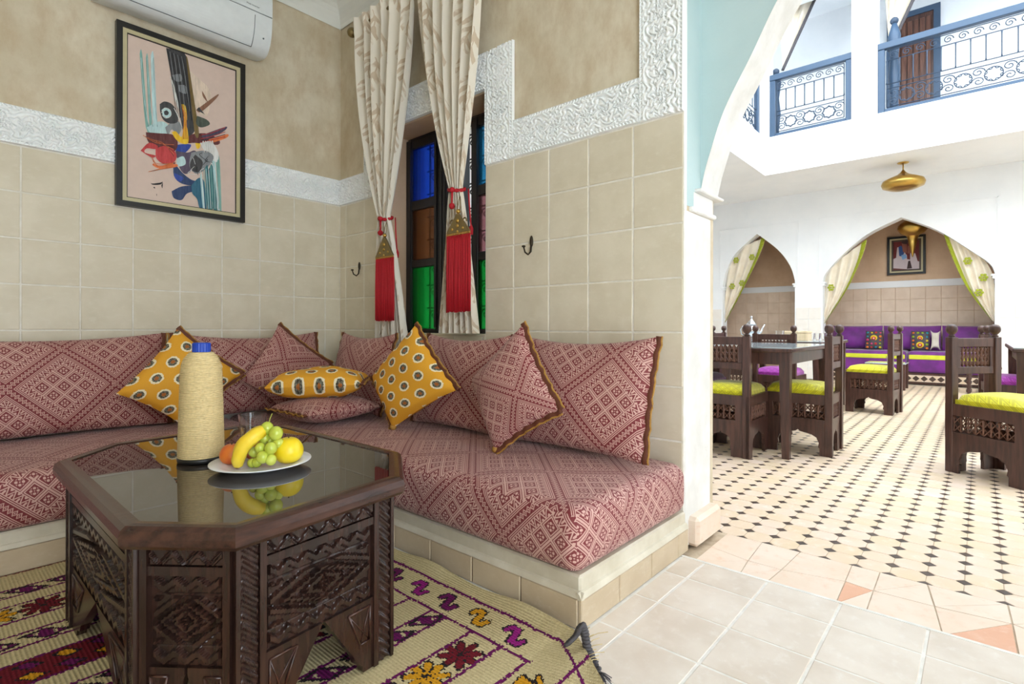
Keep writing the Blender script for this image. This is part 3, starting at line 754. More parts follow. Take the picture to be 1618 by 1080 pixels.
def lattice(m, w, z0, z1, fn, step=0.042):
    n = max(2, round(w / step)); s = w / n
    for i in range(n + 1):
        x = -w / 2 + s * i; h = z1 - z0; pr = []
        for k in range(9): pr.append((0.0045 + 0.0035 * (k % 2), z0 + h * k / 8))
        q = MB().lathe(pr, (x, 0, 0), 6); m.add([fn(*p) for p in q.v], q.f, True)
    rows = max(2, round((z1 - z0) / 0.04)); rs = (z1 - z0) / rows
    for r in range(rows):
        for i in range(n):
            xa = -w / 2 + s * i; za = z0 + rs * r
            for a, b in (((xa, za), (xa + s, za + rs)), ((xa, za + rs), (xa + s, za))):
                q = MB().tube([(a[0], 0, a[1]), (b[0], 0, b[1])], 0.0032, 4); m.add([fn(*p) for p in q.v], q.f)
    return m
W, D = CHW / 2, CHD
def side_board(w, fn, t=0.022):
    """rails, stiles and scalloped apron of one chair side; fn(a, depth, z)"""
    m = MB(); hw = w / 2
    def bx(a0, a1, z0, z1):
        v = [fn(a, d, z) for z in (z0, z1) for d in (0, t) for a in (a0, a1)]
        m.add(v, [(0, 2, 3, 1), (4, 5, 7, 6), (0, 1, 5, 4), (2, 6, 7, 3), (0, 4, 6, 2), (1, 3, 7, 5)])
    bx(-hw, hw, 0.345, 0.412); bx(-hw, hw, 0.205, 0.245); bx(-hw, -hw + 0.045, 0.245, 0.345); bx(hw - 0.045, hw, 0.245, 0.345)
    o = ogee(hw - 0.075, 0.165)
    for sg in (-1, 1):
        poly = [(sg * hw, 0.0)] + [(sg * a, b) for a, b in o] + [(0, 0.205), (sg * hw, 0.205)]
        if sg > 0: poly = poly[::-1]
        m.prism(poly, lambda a, b, d: fn(a, d, b), 0.002, t - 0.002)
    return m
fns = [lambda a, d, z: (a, D - 0.003 - d, z), lambda a, d, z: (a, 0.012 + d, z), lambda a, d, z: (-W + d, D / 2 + a, z), lambda a, d, z: (W - d, D / 2 + a, z)]
wid = [2 * W - 0.046, 2 * W - 0.096, D, D]
CH = {}
CH['side'] = [mesh_of('side_panel', side_board(w, f), 'chair_wood') for w, f in zip(wid, fns)]
CH['lat'] = [mesh_of('lattice', lattice(MB(), w - 0.09, 0.247, 0.343, lambda a, d, z, f=f: f(a, 0.011 + d, z)), 'lattice_wood') for w, f in zip(wid, fns)]
def turned_ball(x): return MB().lathe([(0.016, 0.812), (0.02, 0.818), (0.011, 0.826), (0.018, 0.833), (0.0275, 0.846), (0.0295, 0.86), (0.0275, 0.874), (0.018, 0.887), (0.003, 0.891)], (x, 0.022, 0), 16)
CH['post'] = [mesh_of('back_post', MB().box(x - 0.024, x + 0.024, 0, 0.045, 0, 0.812, 0.003), 'chair_wood') for x in (-W + 0.022, W - 0.022)]
CH['ball'] = [mesh_of('ball_finial', turned_ball(x), 'chair_wood') for x in (-W + 0.022, W - 0.022)]
bk = MB(); hw = W - 0.046
bk.box(-hw, hw, 0.008, 0.036, 0.752, 0.806, 0.003); bk.box(-hw, hw, 0.008, 0.036, 0.588, 0.632, 0.003); bk.box(-hw, -hw + 0.03, 0.010, 0.034, 0.632, 0.752); bk.box(hw - 0.03, hw, 0.010, 0.034, 0.632, 0.752)
CH['back'] = mesh_of('backrest', bk, 'chair_wood')
CH['blat'] = mesh_of('lattice', lattice(MB(), 2 * hw - 0.06, 0.632, 0.752, lambda a, d, z: (a, 0.022 + d, z), 0.03), 'lattice_wood')
SEAT = {k: chair_meshes(k)[0][1] for k in ('lime_seat', 'magenta_seat', 'violet_seat')}
def chair(label, loc, ang, seat, group='carved dining chairs'):
    """ang: direction the sitter faces"""
    t = thing('dining_chair', label, 'chair', (loc[0], loc[1], CF), ang - PI / 2, group)
    for po, ba in zip(CH['post'], CH['ball']):
        p = link('back_post', po, t); link('ball_finial', ba, p)
    b = link('backrest', CH['back'], t); link('lattice', CH['blat'], b)
    for s_, l_ in zip(CH['side'], CH['lat']):
        p = link('side_panel', s_, t); link('lattice', l_, p)
    link('seat_cushion', SEAT[seat], t)['label'] = {'lime_seat': 'lime yellow damask cushion', 'magenta_seat': 'magenta damask cushion', 'violet_seat': 'dark violet cushion'}[seat]
    return t
chair('dark carved chair with lime seat, its back to the white pier', (3.655, 1.335), 0.0, 'lime_seat')
chair('dark carved chair with lime seat, sideways at the dining table behind the pier', (4.27, 0.745), PI / 2, 'lime_seat')
chair('dark carved chair with lime seat standing alone in front of the purple sofa', (6.62, 0.63), PI / 2 - 0.12, 'lime_seat')
chair('dark carved chair with lime seat turned towards the lounge arch, away from the tables', (4.335, 0.053), math.atan2(-0.815, -0.58), 'lime_seat')
chair('dark carved chair with magenta seat behind the dining table by the pier', (5.47, 1.49), 0.0, 'magenta_seat')
chair('dark carved chair with magenta seat drawn up to the bare dining table', (6.0, 0.0), -PI / 2 + 0.1, 'magenta_seat')
chair('dark carved chair with dark violet seat half hidden by the dining table', (4.55, 2.08), -PI / 2, 'violet_seat')
chair('dark carved chair with lime seat behind the table with the teapot', (6.25, 2.32), -PI / 2, 'lime_seat')

# tables
def dining_table(label, x0, x1, y0, y1, h=0.73):
    t = thing('dining_table', label, 'table', ((x0 + x1) / 2, (y0 + y1) / 2, CF), 0, 'dark dining tables')
    a, b = (x1 - x0) / 2, (y1 - y0) / 2
    obj('tabletop', MB().box(-a, a, -b, b, h - 0.028, h, 0.006), 'chair_wood', t)
    obj('glass_sheet', MB().box(-a + 0.004, a - 0.004, -b + 0.004, b - 0.004, h, h + 0.005), 'reflection_tint_glass', t)
    ap = MB()
    for s_ in (-1, 1): ap.box(-a + 0.06, a - 0.06, s_ * (b - 0.055) - 0.011, s_ * (b - 0.055) + 0.011, h - 0.11, h - 0.028); ap.box(s_ * (a - 0.055) - 0.011, s_ * (a - 0.055) + 0.011, -b + 0.06, b - 0.06, h - 0.11, h - 0.028)
    obj('apron', ap, 'chair_wood', t)
    for sx in (-1, 1):
        for sy in (-1, 1):
            x, y = sx * (a - 0.055), sy * (b - 0.055); m = MB()
            for_ = [(x + i * 0.034, y + j * 0.034, h - 0.028) for i, j in ((-1, -1), (1, -1), (1, 1), (-1, 1))] + [(x + i * 0.022 + sx * 0.008, y + j * 0.022 + sy * 0.008, 0) for i, j in ((-1, -1), (1, -1), (1, 1), (-1, 1))]
            m.add(for_, [(0, 1, 2, 3), (7, 6, 5, 4)] + [(i, i + 4, (i + 1) % 4 + 4, (i + 1) % 4) for i in range(4)]); obj('leg', m, 'chair_wood', t)
q = B('reflection_tint_glass'); q.color(srgb(186, 202, 208)).set(rough=0.06, spec=0.9, ior=1.9); MAT['reflection_tint_glass'] = q.m  # pale blue base colour stands in for the bright reflection on the glass
dining_table('dark wooden dining table just behind the white arch pier', 3.80, 5.05, 0.92, 1.90)
dining_table('dark wooden dining table laid with a silver teapot and glasses', 5.72, 7.05, 1.13, 2.08)
dining_table('bare dark wooden dining table before the blank white wall', 4.95, 6.55, -1.05, -0.16)
TZ = CF + 0.735
def teapot(x, y):
    t = thing('teapot', 'silver Moroccan teapot with domed lid and curved spout', 'teapot', (x, y, TZ))
    obj('body', MB().lathe([(0.045, 0), (0.05, 0.01), (0.03, 0.025), (0.06, 0.045), (0.085, 0.085), (0.08, 0.12), (0.05, 0.15), (0.045, 0.165)], seg=24), 'silver', t)
    l = obj('lid', MB().lathe([(0.055, 0.165), (0.05, 0.18), (0.03, 0.205), (0.012, 0.225), (0.01, 0.24)], seg=20), 'silver', t); obj('knob', MB().ball((0, 0, 0.252), 0.014, 10, 7), 'silver', l)
    dx, dy = rt.x, rt.y
    obj('spout', MB().tube([(dx * a, dy * a, b) for a, b in ((0.07, 0.07), (0.105, 0.085), (0.125, 0.13), (0.15, 0.17))], [0.017, 0.013, 0.009, 0.007], 8), 'silver', t)
    obj('handle', MB().tube([(-dx * a, -dy * a, b) for a, b in ((0.05, 0.14), (0.10, 0.15), (0.125, 0.11), (0.11, 0.06), (0.075, 0.05))], 0.007, 8), 'silver', t)
teapot(6.28, 1.94)
def tumbler(name, label, x, y, z, r, h, group=None):
    m = MB()                                   # walls, rim and base as separate bands so that edges stay crisp
    for pr in ([(0.0005, 0.0), (r * 0.82, 0.0)][::-1], [(r * 0.82, 0.0), (r, h)], [(r, h), (r - 0.0025, h)], [(r - 0.0025, h), (r * 0.82 - 0.0022, 0.007)], [(r * 0.82 - 0.0022, 0.007), (0.0005, 0.007)]):
        if pr[0][1] == 0.0 and pr[1][1] == 0.0: pr = pr[::-1]
        m.lathe(pr, seg=36, cap=False)
    t = tag(obj(name, m, 'clear_glass'), label, 'glass', group); t.location = (x, y, z); return t
tumbler('drinking_glass', 'clear straight drinking glass standing next to the silver teapot', 6.60, 1.73, TZ, 0.042, 0.10)
for i in range(4): tumbler('tea_glass', 'small clear tea glass in a row beside the pale wooden box', 6.5 + 0.11 * i, 1.38 - 0.035 * i, TZ, 0.03, 0.075, 'tea glasses on the far table')
t = thing('wooden_box', 'pale wooden box with lid on the table with the teapot', 'box', (6.26, 1.46, TZ))
obj('body', MB().box(-0.09, 0.09, -0.11, 0.11, 0, 0.075, 0.003), 'pale_wood', t); obj('lid', MB().box(-0.093, 0.093, -0.113, 0.113, 0.077, 0.098, 0.004), 'pale_wood', t)

# ---------------------------------------------------------------- purple niche sofa
def rbox(x0, x1, y0, y1, z0, z1, r, n=10, bulge=0.0, lump=0.0, uv=None, seed=0):
    """box with rounded edges, crowned top; uv runs continuously over top, front (-x), end (-y)"""
    m = MB(); c = np.array([(x0 + x1) / 2, (y0 + y1) / 2, (z0 + z1) / 2]); h = np.array([(x1 - x0) / 2, (y1 - y0) / 2, (z1 - z0) / 2]); r = min(r, h.min() * 0.98)
    def lin(hh, nn):   # denser near the ends
        e = np.linspace(-1, 1, nn + 1); k = max(3, nn // 5); edge = np.linspace(0, 1, k + 1)[:-1]
        return np.concatenate([-hh + edge * r * 1.2, np.linspace(-hh + r * 1.2, hh - r * 1.2, nn), hh - (edge * r * 1.2)[::-1]])
    NX, NY, NZ = (max(4, int(v)) for v in (n * min(2.5, h[0] / h.min()), n * min(4, h[1] / h.min()), n * 0.6))
    g = {0: lin(h[0], NX), 1: lin(h[1], NY), 2: lin(h[2], NZ)}
    ph = np.random.default_rng(seed).uniform(0, 6, 6)
    def pos(p):
        q = np.clip(p, -h + r, h - r); d = p - q; l = np.linalg.norm(d); o = q + (d / l * r if l > 1e-9 else 0)
        a, b = o[0] / h[0], o[1] / h[1]
        if o[2] > 0: o[2] += bulge * max(0, 1 - a ** 4) * max(0, 1 - b ** 4)
        w = 1 + lump * (math.sin(o[1] * 9 + ph[0]) * math.sin(o[0] * 11 + ph[1]) + math.sin(o[1] * 17 + ph[2]) * 0.5)
        o[2] = o[2] * (w if o[2] > 0 else 1)
        return o + c
    m.uv = {}
    for ax, sg in ((2, 1), (2, -1), (0, -1), (0, 1), (1, -1), (1, 1)):
        a1, a2 = [k for k in (0, 1, 2) if k != ax]; ga, gb = g[a1], g[a2]; o0 = len(m.v); vs = []
        for vb in gb:
            for va in ga:
                p = np.zeros(3); p[ax] = sg * h[ax]; p[a1] = va; p[a2] = vb; w = pos(p); vs.append(tuple(w))
                top_ = c[2] + h[2]
                if ax == 2: t_ = (w[1], w[0])
                elif ax == 0: t_ = (w[1], x0 - (top_ - w[2])) if sg < 0 else (w[1], x1 + (top_ - w[2]))
                else: t_ = (y0 - (top_ - w[2]), w[0]) if sg < 0 else (y1 + (top_ - w[2]), w[0])
                m.uv[o0 + len(vs) - 1] = t_
        na = len(ga); fs = []
        for j in range(len(gb) - 1):
            for i in range(na - 1):
                q = (j * na + i, j * na + i + 1, (j + 1) * na + i + 1, (j + 1) * na + i)
                flip = (sg < 0) != (ax == 1); fs.append(q[::-1] if flip else q)
        m.add(vs, fs, True)
    return m
sx0, sx1, sy0, sy1 = 10.245, XN - 0.01, -0.5, 2.1
m = MB().box(sx0, sx1, sy0, sy1, 0, 0.165); pl = struct('bench_niche', m, 'chair_wood', 'low tiled bench in the purple niche')
obj('tile_band', MB().box(sx0 - 0.012, sx0, sy0, sy1, 0.035, 0.135), 'bejmat', pl)
dm = mesh_of('diamond_tile', MB().prism([(-0.045, 0), (0, -0.042), (0.045, 0), (0, 0.042)], lambda a, b, d: (-d, a, b), 0.0, 0.006), 'cabochon')
for i in range(26): o = link('diamond_tile', dm, pl); o.location = (sx0 - 0.012, sy0 + 0.05 + 0.1 * i, 0.085)
for a, b, tx in ((sy0, 0.86, 'under the pale oval pillow'), (0.87, sy1, 'under the pillow with one round medallion')):
    t = thing('sofa_mattress', 'purple velvet mattress with lime band ' + tx, 'mattress', (sx0, (a + b) / 2, 0.166), world=True, group='purple niche mattresses')
    obj('cushion_body', rbox(sx0, sx1 - 0.02, a, b, 0.166, 0.50, 0.05), 'purple_velvet', t)
    obj('lime_band', MB().box(sx0 - 0.012, sx0 + 0.03, a + 0.02, b - 0.02, 0.375, 0.445, 0.01), 'lime_cloth', t)
def pillow(name, label, cat, w, h, th, loc, ax, upv, mat, trim=None, sides='lr', group=None, n=26, pinch=0.07, sag=0.0, tassel=False, pw=1.0, skew=False, floor=None, corners=None):
    """soft cushion: ax = direction of its width, upv = direction of its height; faces ax x up. loc = centre"""
    ax = Vector(ax).normalized(); nn = ax.cross(Vector(upv)).normalized(); uu = Vector(upv).normalized() if skew else nn.cross(ax).normalized()
    t = thing(name, label, cat, loc, group=group)
    def f(u, v, sg):
        a, b = 2 * u - 1, 2 * v - 1
        e = max(0, (1 - a * a) * (1 - b * b))
        x = a * w / 2 * (1 - pinch * (1 - b * b) * abs(a) ** 3 * (h / w if w > h else 1)); y = b * h / 2 * (1 - pinch * (1 - a * a) * abs(b) ** 3)
        y -= sag * h * (1 - a * a) * (b > 0) * b
        if corners:                            # drawn out to four given corners
            TL, TR, BR, BL = corners; uu_, vv_ = 0.5 + x / w, 0.5 + y / h
            c_ = TL.lerp(TR, uu_).lerp(BL.lerp(BR, uu_), 1 - vv_) - Vector(loc)
            return tuple(c_ + nn * (sg * th / 2 * e ** 0.42 * (1 + 0.06 * math.sin(a * 5 + b * 3 + w * 40))))
        z = sg * th / 2 * e ** 0.42 * pw * (1 + 0.06 * math.sin(a * 5 + b * 3 + w * 40))
        return tuple(ax * x + uu * y + nn * z)
    m = MB()
    for sg in (1, -1): m.grid(lambda u, v: f(u, v, sg), n, n, True, lambda u, v: ((u - 0.5) * w + loc[0] + loc[1], (v - 0.5) * h + loc[2] * 2), flip=sg < 0)
    if floor is not None:                      # settle on what carries it
        t.location.z += min(0.03, max(0.0, floor - (t.location.z + min(p[2] for p in m.v))))
    body = obj('cushion_cover', m, mat, t)
    if trim:
        E_ = {'l': [(0, k / 30) for k in range(31)], 'r': [(1, k / 30) for k in range(31)], 'b': [(k / 30, 0) for k in range(31)], 't': [(k / 30, 1) for k in range(31)]}
        for s_ in sides:
            path = [Vector(f(u, v, 0)) for u, v in E_[s_]]; out = {'l': -ax, 'r': ax, 'b': -uu, 't': uu}[s_]
            wob = [p + nn * (0.004 * math.sin(k * 1.3)) for k, p in enumerate(path)]
            bnd = obj('braid_trim', MB().tube([p + out * 0.004 for p in wob], 0.013, 8, flat=0.45, upv=tuple(nn)), trim, t)
            obj('gold_cord', MB().tube([p + out * 0.016 + nn * (0.0025 * math.sin(k * 2.2)) for k, p in enumerate(wob)], 0.0042, 6), 'gold_yarn', bnd)
    if tassel:
        p = Vector(f(0.02, 0.02, 0)); obj('knot', MB().ball(tuple(p), 0.016, 10, 7), 'gold_yarn', t)
    return t
tl = math.radians(12)
UPN = (math.sin(tl), 0, math.cos(tl))
for y0, y1, tx in ((1.23, 1.97, 'behind the pillow with one round medallion'), (0.47, 1.22, 'behind the pillow with two medallions'), (-0.30, 0.46, 'behind the pale leaf shaped pillow')):
    pillow('back_cushion', 'purple velvet back cushion ' + tx, 'cushion', y1 - y0, 0.40, 0.2, (10.72, (y0 + y1) / 2, 0.70), (0, -1, 0), UPN, 'purple_velvet', None, group='purple niche back cushions', n=16, pinch=0.04)
def folk_pillow(label, y, rows):
    t = pillow('patterned_pillow', label, 'pillow', 0.24, 0.31, 0.08, (10.52, y, 0.66), (0, -1, 0), UPN, 'dark_cloth', n=12, pinch=0.03)
    pal = ['p_yellow', 'p_red', 'p_teal', 'p_orange', 'p_pink', 'p_lime']
    rr3 = random.Random(int(y * 1000))
    def disc(a, b, r, mat, d):
        m = MB(); c = Vector((0, -1, 0)) * a + Vector(UPN) * b + Vector((-0.041 - d + 1.6 * (a * a + b * b) * 0.55, 0, 0.0))
        m.lathe([(0.0005, 0.004), (r * 0.8, 0.003), (r, -0.012)], (0, 0, 0), 12, 'x'); m.v = [(c.x - p[0], c.y + p[1], c.z + p[2]) for p in m.v]
        obj('embroidery', m, mat, t)
    for a, b, r in rows: disc(a, b, r, 'p_yellow', 0.001); disc(a, b, r * 0.68, 'p_red', 0.003); disc(a, b, r * 0.3, 'p_cream', 0.005)
    for i in range(4):
        for j in range(5):
            a, b = -0.085 + 0.057 * i, -0.12 + 0.06 * j
            if all(math.hypot(a - x, b - z) > r + 0.018 for x, z, r in rows): disc(a, b, rr3.uniform(0.014, 0.022), rr3.choice(pal), 0)
for nm, c in dict(p_yellow=(236, 206, 40), p_red=(206, 44, 44), p_teal=(20, 140, 160), p_orange=(232, 120, 40), p_pink=(214, 60, 120), p_lime=(150, 180, 40), p_cream=(236, 220, 190)).items(): plain(nm, srgb(*c), 0.7)
folk_pillow('dark pillow embroidered with a single big round yellow medallion', on_x(1381, 535, 10.52).y, [(0.0, 0.03, 0.055)])
folk_pillow('dark pillow embroidered with two stacked round medallions', on_x(1454, 535, 10.52).y, [(0.0, 0.04, 0.042), (0.0, -0.07, 0.055)])
pillow('leaf_pillow', 'small pale oval pillow leaning against the purple cushion', 'pillow', 0.13, 0.33, 0.10, (10.50, on_x(1478, 535, 10.50).y, 0.67), (0, -1, 0), UPN, 'grey_cloth', n=14, pinch=0.35)
# low glass table and turned leg before the purple sofa
lt = thing('low_table', 'low square table with glass top in front of the purple sofa', 'table', (9.35, 1.02, CF))
obj('tabletop', MB().box(-0.22, 0.22, -0.24, 0.24, 0.36, 0.375, 0.004), 'reflection_tint_glass', lt)
for x in (-0.19, 0.19):
    for y in (-0.21, 0.21): obj('leg', MB().box(x - 0.022, x + 0.022, y - 0.022, y + 0.022, 0, 0.36, 0.004), 'chair_wood', lt)
tumbler('ashtray_glass', 'stubby clear glass standing on the low table before the purple sofa', 9.3, 0.98, CF + 0.376, 0.045, 0.09)
p = on_z(1531, 622, CF); st = thing('side_table', 'small dark side table on beaded turned legs before the purple sofa', 'table', (p.x, p.y, CF))
obj('tabletop', MB().box(-0.05, 0.25, -0.32, 0.04, 0.34, 0.37, 0.005), 'chair_wood', st)
for a, b in ((0, 0), (0.2, 0), (0.2, -0.28), (0, -0.28)):
    pr = [(0.02, 0.0)]
    for k in range(6): pr += [(0.014, 0.01 + 0.055 * k), (0.032, 0.037 + 0.055 * k)]
    obj('leg', MB().lathe(pr + [(0.014, 0.341)], (a, b, 0), 12), 'chair_wood', st)
# picture in the niche
def niche_picture():
    x = XN - 0.008; a = on_x(1402, 435, x); b = on_x(1463, 370, x); y0, y1, z0, z1 = b.y, a.y, a.z, b.z
    t = thing('framed_picture', 'dark framed picture of two pale figures hanging in the niche', 'picture', (x, (y0 + y1) / 2, z0), world=True)
    w = 0.035
    for nm, d, q, mat in (('frame', 0.03, 0, 'black'), ('frame_liner', 0.024, w, 'cream_lacquer'), ('inner_frame', 0.028, w * 1.7, 'niche_dark')):
        m = MB(); k = w if q == 0 else w * 0.7; Y0, Y1, Z0, Z1 = y0 + q, y1 - q, z0 + q, z1 - q
        m.box(x - d, x, Y0, Y1, Z0, Z0 + k); m.box(x - d, x, Y0, Y1, Z1 - k, Z1); m.box(x - d, x, Y0, Y0 + k, Z0 + k, Z1 - k); m.box(x - d, x, Y1 - k, Y1, Z0 + k, Z1 - k); obj(nm, m, mat, t)
    obj('canvas', MB().box(x - 0.012, x - 0.004, y0 + w, y1 - w, z0 + w, z1 - w), 'np_red', t)
    Q = lambda px, py, d: on_x(1380 + px / 9.82, 340 + py / 9.82, x - d)
    k = 0
    for mat, pts in (('np_white', [(290, 690), (370, 650), (740, 720), (750, 850), (290, 820)]), ('np_white', [(370, 500), (420, 480), (520, 620), (530, 830), (360, 820), (355, 640)]), ('np_white', [(570, 570), (650, 590), (690, 720), (680, 830), (600, 830), (570, 700)]), ('np_blue', [(390, 490), (430, 470), (490, 560), (450, 640), (400, 630)]), ('np_sky', [(430, 620), (500, 600), (520, 660), (450, 690)]), ('np_skin', [(440, 430), (520, 430), (520, 580), (460, 570)]), ('np_skin', [(530, 470), (590, 470), (580, 590), (530, 590)]), ('np_dark', [(430, 410), (500, 385), (540, 410), (520, 450), (450, 440)]), ('np_dark', [(540, 710), (570, 700), (600, 820), (520, 830)])):
        m = MB(); P = [Q(a, b, 0.0125 + 0.0006 * k) for a, b in pts]; m.add([tuple(p) for p in P], [tuple(range(len(P)))]); obj('brush_stroke', m, mat, t); k += 1
for nm, c in dict(np_red=(112, 40, 40), np_white=(214, 200, 206), np_blue=(52, 84, 150), np_sky=(130, 176, 226), np_skin=(150, 92, 78), np_dark=(66, 46, 48)).items(): plain(nm, srgb(*c), 0.7)
niche_picture()
# tied-back niche curtains
def niche_curtain(label, pts_px, outer_px, tie_px, motifs, xx=10.12):
    """pts_px: inner (trimmed) edge from arch to tie; outer_px: outer edge"""
    t = thing('niche_curtain', label, 'curtain', on_x(*tie_px, xx), world=True, group='ivory niche curtains')
    I = smooth_curve([tuple(on_x(*p, xx))[1:] for p in pts_px], 6); O = smooth_curve([tuple(on_x(*p, xx))[1:] for p in outer_px], 6)
    res = lambda c, v: tuple(np.interp(v * (len(c) - 1), range(len(c)), [p[j] for p in c]) for j in (0, 1))
    def f(u, v):
        a, b = res(I, v), res(O, v); return (xx - 0.03 * math.sin(u * 24 + v * 3) * (0.25 + 0.75 * math.sin(PI * min(1, v * 0.8 + 0.15))), a[0] + (b[0] - a[0]) * u, a[1] + (b[1] - a[1]) * u)
    obj('drape', MB().grid(f, 48, 30), 'ivory_cloth', t)
    obj('lime_trim', MB().grid(lambda u, v: tuple(Vector(f(u * 0.13, v)) + Vector((-0.012 - 0.006 * math.sin(v * 120), 0, 0))), 6, 90), 'lime_trim', t)
    for a, b in motifs:
        p = on_x(a, b, xx - 0.045); m = MB()
        for k in range(6):
            w = k * PI / 3; m.ball((p.x, p.y + 0.034 * math.cos(w), p.z + 0.04 * math.sin(w)), 0.019, 8, 6, (0.3, 1, 1))
        m.ball((p.x, p.y, p.z), 0.014, 8, 6, (0.4, 1, 1)); obj('flower_motif', m, 'lime_trim', t)
    return t
niche_curtain('ivory curtain with lime edge and flower motifs in the narrow pointed arch', [(1210, 374), (1203, 398), (1176, 455), (1144, 513)], [(1156, 397), (1145, 420), (1140, 465), (1139, 514)], (1142, 513), [(1163, 411), (1188, 406), (1157, 452), (1172, 447)])
niche_curtain('ivory curtain with lime edge and one flower motif in the wide arch', [(1370, 378), (1363, 405), (1340, 455), (1303, 511)], [(1306, 425), (1300, 450), (1298, 480), (1297, 512)], (1300, 511), [(1313, 454)])
niche_curtain('ivory curtain with lime edge in the wide arch beside the blank white wall', [(1491, 370), (1506, 410), (1530, 458), (1568, 507)], [(1555, 409), (1568, 432), (1572, 470), (1572, 508)], (1571, 507), [(1529, 412), (1554, 438), (1547, 462)])

# ---------------------------------------------------------------- lounge mattresses and cushions
t = tag(obj('seat_mattress', rbox(1.232, XB - 0.004, 0.838, YA - 0.004, PZ, 0.338, 0.055, 14, 0.022, 0.02, seed=3), 'red_fabric_seat'), 'red and cream brocade mattress below the window, its end by the arch pier', 'mattress')
t = tag(obj('seat_mattress', rbox(-1.55, 1.225, 2.485, YA - 0.004, PZ, 0.338, 0.055, 14, 0.022, 0.02, seed=5), 'red_fabric_seat'), 'red and cream brocade mattress along the picture wall', 'mattress')
SZ = 0.364
la = math.radians(14)
UA = (0, math.sin(la), math.cos(la)); UB = (math.sin(la), 0, math.cos(la))
def back_a(label, x0, x1, h=0.47): return pillow('back_cushion', label, 'cushion', x1 - x0, h, 0.20, ((x0 + x1) / 2, 3.165, SZ + h / 2 - 0.012), (1, 0, 0), UA, 'red_fabric', 'brown_yarn', 'lr', n=34, pinch=0.05, sag=0.05, floor=SZ)
def back_b(label, y0, y1, h=0.47, x=1.80, th=0.20): return pillow('back_cushion', label, 'cushion', y1 - y0, h, th, (x, (y0 + y1) / 2, SZ + h / 2 - 0.012), (0, -1, 0), UB, 'red_fabric', 'brown_yarn', 'lr', n=34, pinch=0.05, sag=0.05, floor=SZ)
back_a('long red brocade back cushion below the abstract painting', -0.16, 0.885)
back_a('red brocade back cushion between the painting cushion and the room corner', 0.925, 1.735)
back_b('red brocade back cushion in the room corner beside the first curtain', 2.47, 3.02, 0.47, 1.765, 0.13)
back_b('red brocade back cushion below the window, behind the tilted yellow pillow', 1.63, 2.225)
back_b('red brocade back cushion at the arch end with gold braided edge', 0.905, 1.585)
def tilted(name, label, pts, plane, mat, th, side='lr', tassel=False, n=26):
    """square cushion standing on one corner; pts = pixel corners top, left, bottom, right on a plane"""
    k, c = plane; lean = 0.16; zc = 0.6
    def hit(px, py):
        r_ = ray(px, py); q_ = r_.x if k == 'x' else r_.y
        return Vector((0, 0, CAM_H)) + r_ * ((c + lean * (CAM_H - zc)) / (q_ - lean * r_.z))
    T, L_, Bm, R_ = [hit(*p) for p in pts]; ctr = (T + L_ + Bm + R_) / 4
    ax = ((R_ - Bm) + (T - L_)) / 2; uu = ((T - R_) + (L_ - Bm)) / 2
    return pillow(name, label, 'pillow', ax.length, uu.length, th, ctr, ax, uu, mat, 'brown_yarn', side, n=n, pinch=0.09, tassel=tassel, skew=True, floor=SZ, corners=(L_, T, R_, Bm))
tilted('throw_pillow', 'yellow medallion pillow standing on its corner behind the rope bottle', [(280, 518), (183, 622), (288, 672), (384, 590)], ('y', 2.93), 'yellow_fabric', 0.15, 'br')
tilted('throw_pillow', 'red brocade pillow on its corner between rope bottle and room corner', [(440, 512), (380, 600), (447, 648), (524, 575)], ('y', 2.98), 'red_fabric_small', 0.13, 'br')
tilted('throw_pillow', 'yellow medallion pillow on its corner in front of the window', [(657, 514), (588, 597), (620, 680), (724, 618)], ('x', 1.58), 'yellow_fabric', 0.14, 'lr', True)
tilted('throw_pillow', 'red brocade pillow on its corner before the arch end cushion', [(826, 518), (745, 605), (782, 720), (887, 655)], ('x', 1.57), 'red_fabric_small', 0.15, 'br', True)
# the two bolsters lying in the corner
pillow('throw_pillow', 'flat red brocade pillow lying on the corner of the mattresses', 'pillow', 0.43, 0.38, 0.13, (1.45, 2.575, SZ + 0.068), (1, 0.02, 0.0), (-0.02, 1, 0.0), 'red_fabric_bolster', 'brown_yarn', 'lr', pinch=0.06)
pillow('throw_pillow', 'yellow medallion pillow lying flat on the red brocade pillow', 'pillow', 0.47, 0.30, 0.16, (1.425, 2.595, SZ + 0.200), (0.74, -0.66, 0.03), (0.66, 0.74, 0.04), 'yellow_fabric', 'brown_yarn', 'lr', pinch=0.06)

# ---------------------------------------------------------------- carved octagonal table
OCT = [(0.278, 1.978), (0.270, 1.235), (0.412, 1.061), (0.840, 1.112), (1.006, 1.345), (0.990, 2.035), (0.850, 2.175), (0.444, 2.156)]   # A B C D E F G H anticlockwise seen from above
TH = 0.470
oc = Vector((sum(p[0] for p in OCT) / 8, sum(p[1] for p in OCT) / 8))
ctab = thing('coffee_table', 'dark carved octagonal wooden coffee table with glass top', 'table', (oc.x, oc.y, 0.012), world=True)
def offset(poly, d):
    out = []; n = len(poly)
    for i in range(n):
        a, b, c = (Vector(poly[k % n]) for k in (i - 1, i, i + 1)); e1, e2 = (b - a).normalized(), (c - b).normalized()
        n1, n2 = Vector((e1.y, -e1.x)), Vector((e2.y, -e2.x)); bis = (n1 + n2).normalized(); out.append(tuple(b + bis * (d / max(0.3, bis.dot(n1)))))
    return out
prof = [(-0.012, -0.046), (-0.002, -0.044), (0.004, -0.036), (0.005, -0.022), (0.001, -0.008), (-0.008, -0.001), (-0.02, 0.0), (-0.034, -0.001), (-0.036, -0.006), (-0.036, -0.046)]
m = MB(); rings = [[(x, y, TH + z) for x, y in offset(OCT, o)] for o, z in prof]; nP = len(prof)
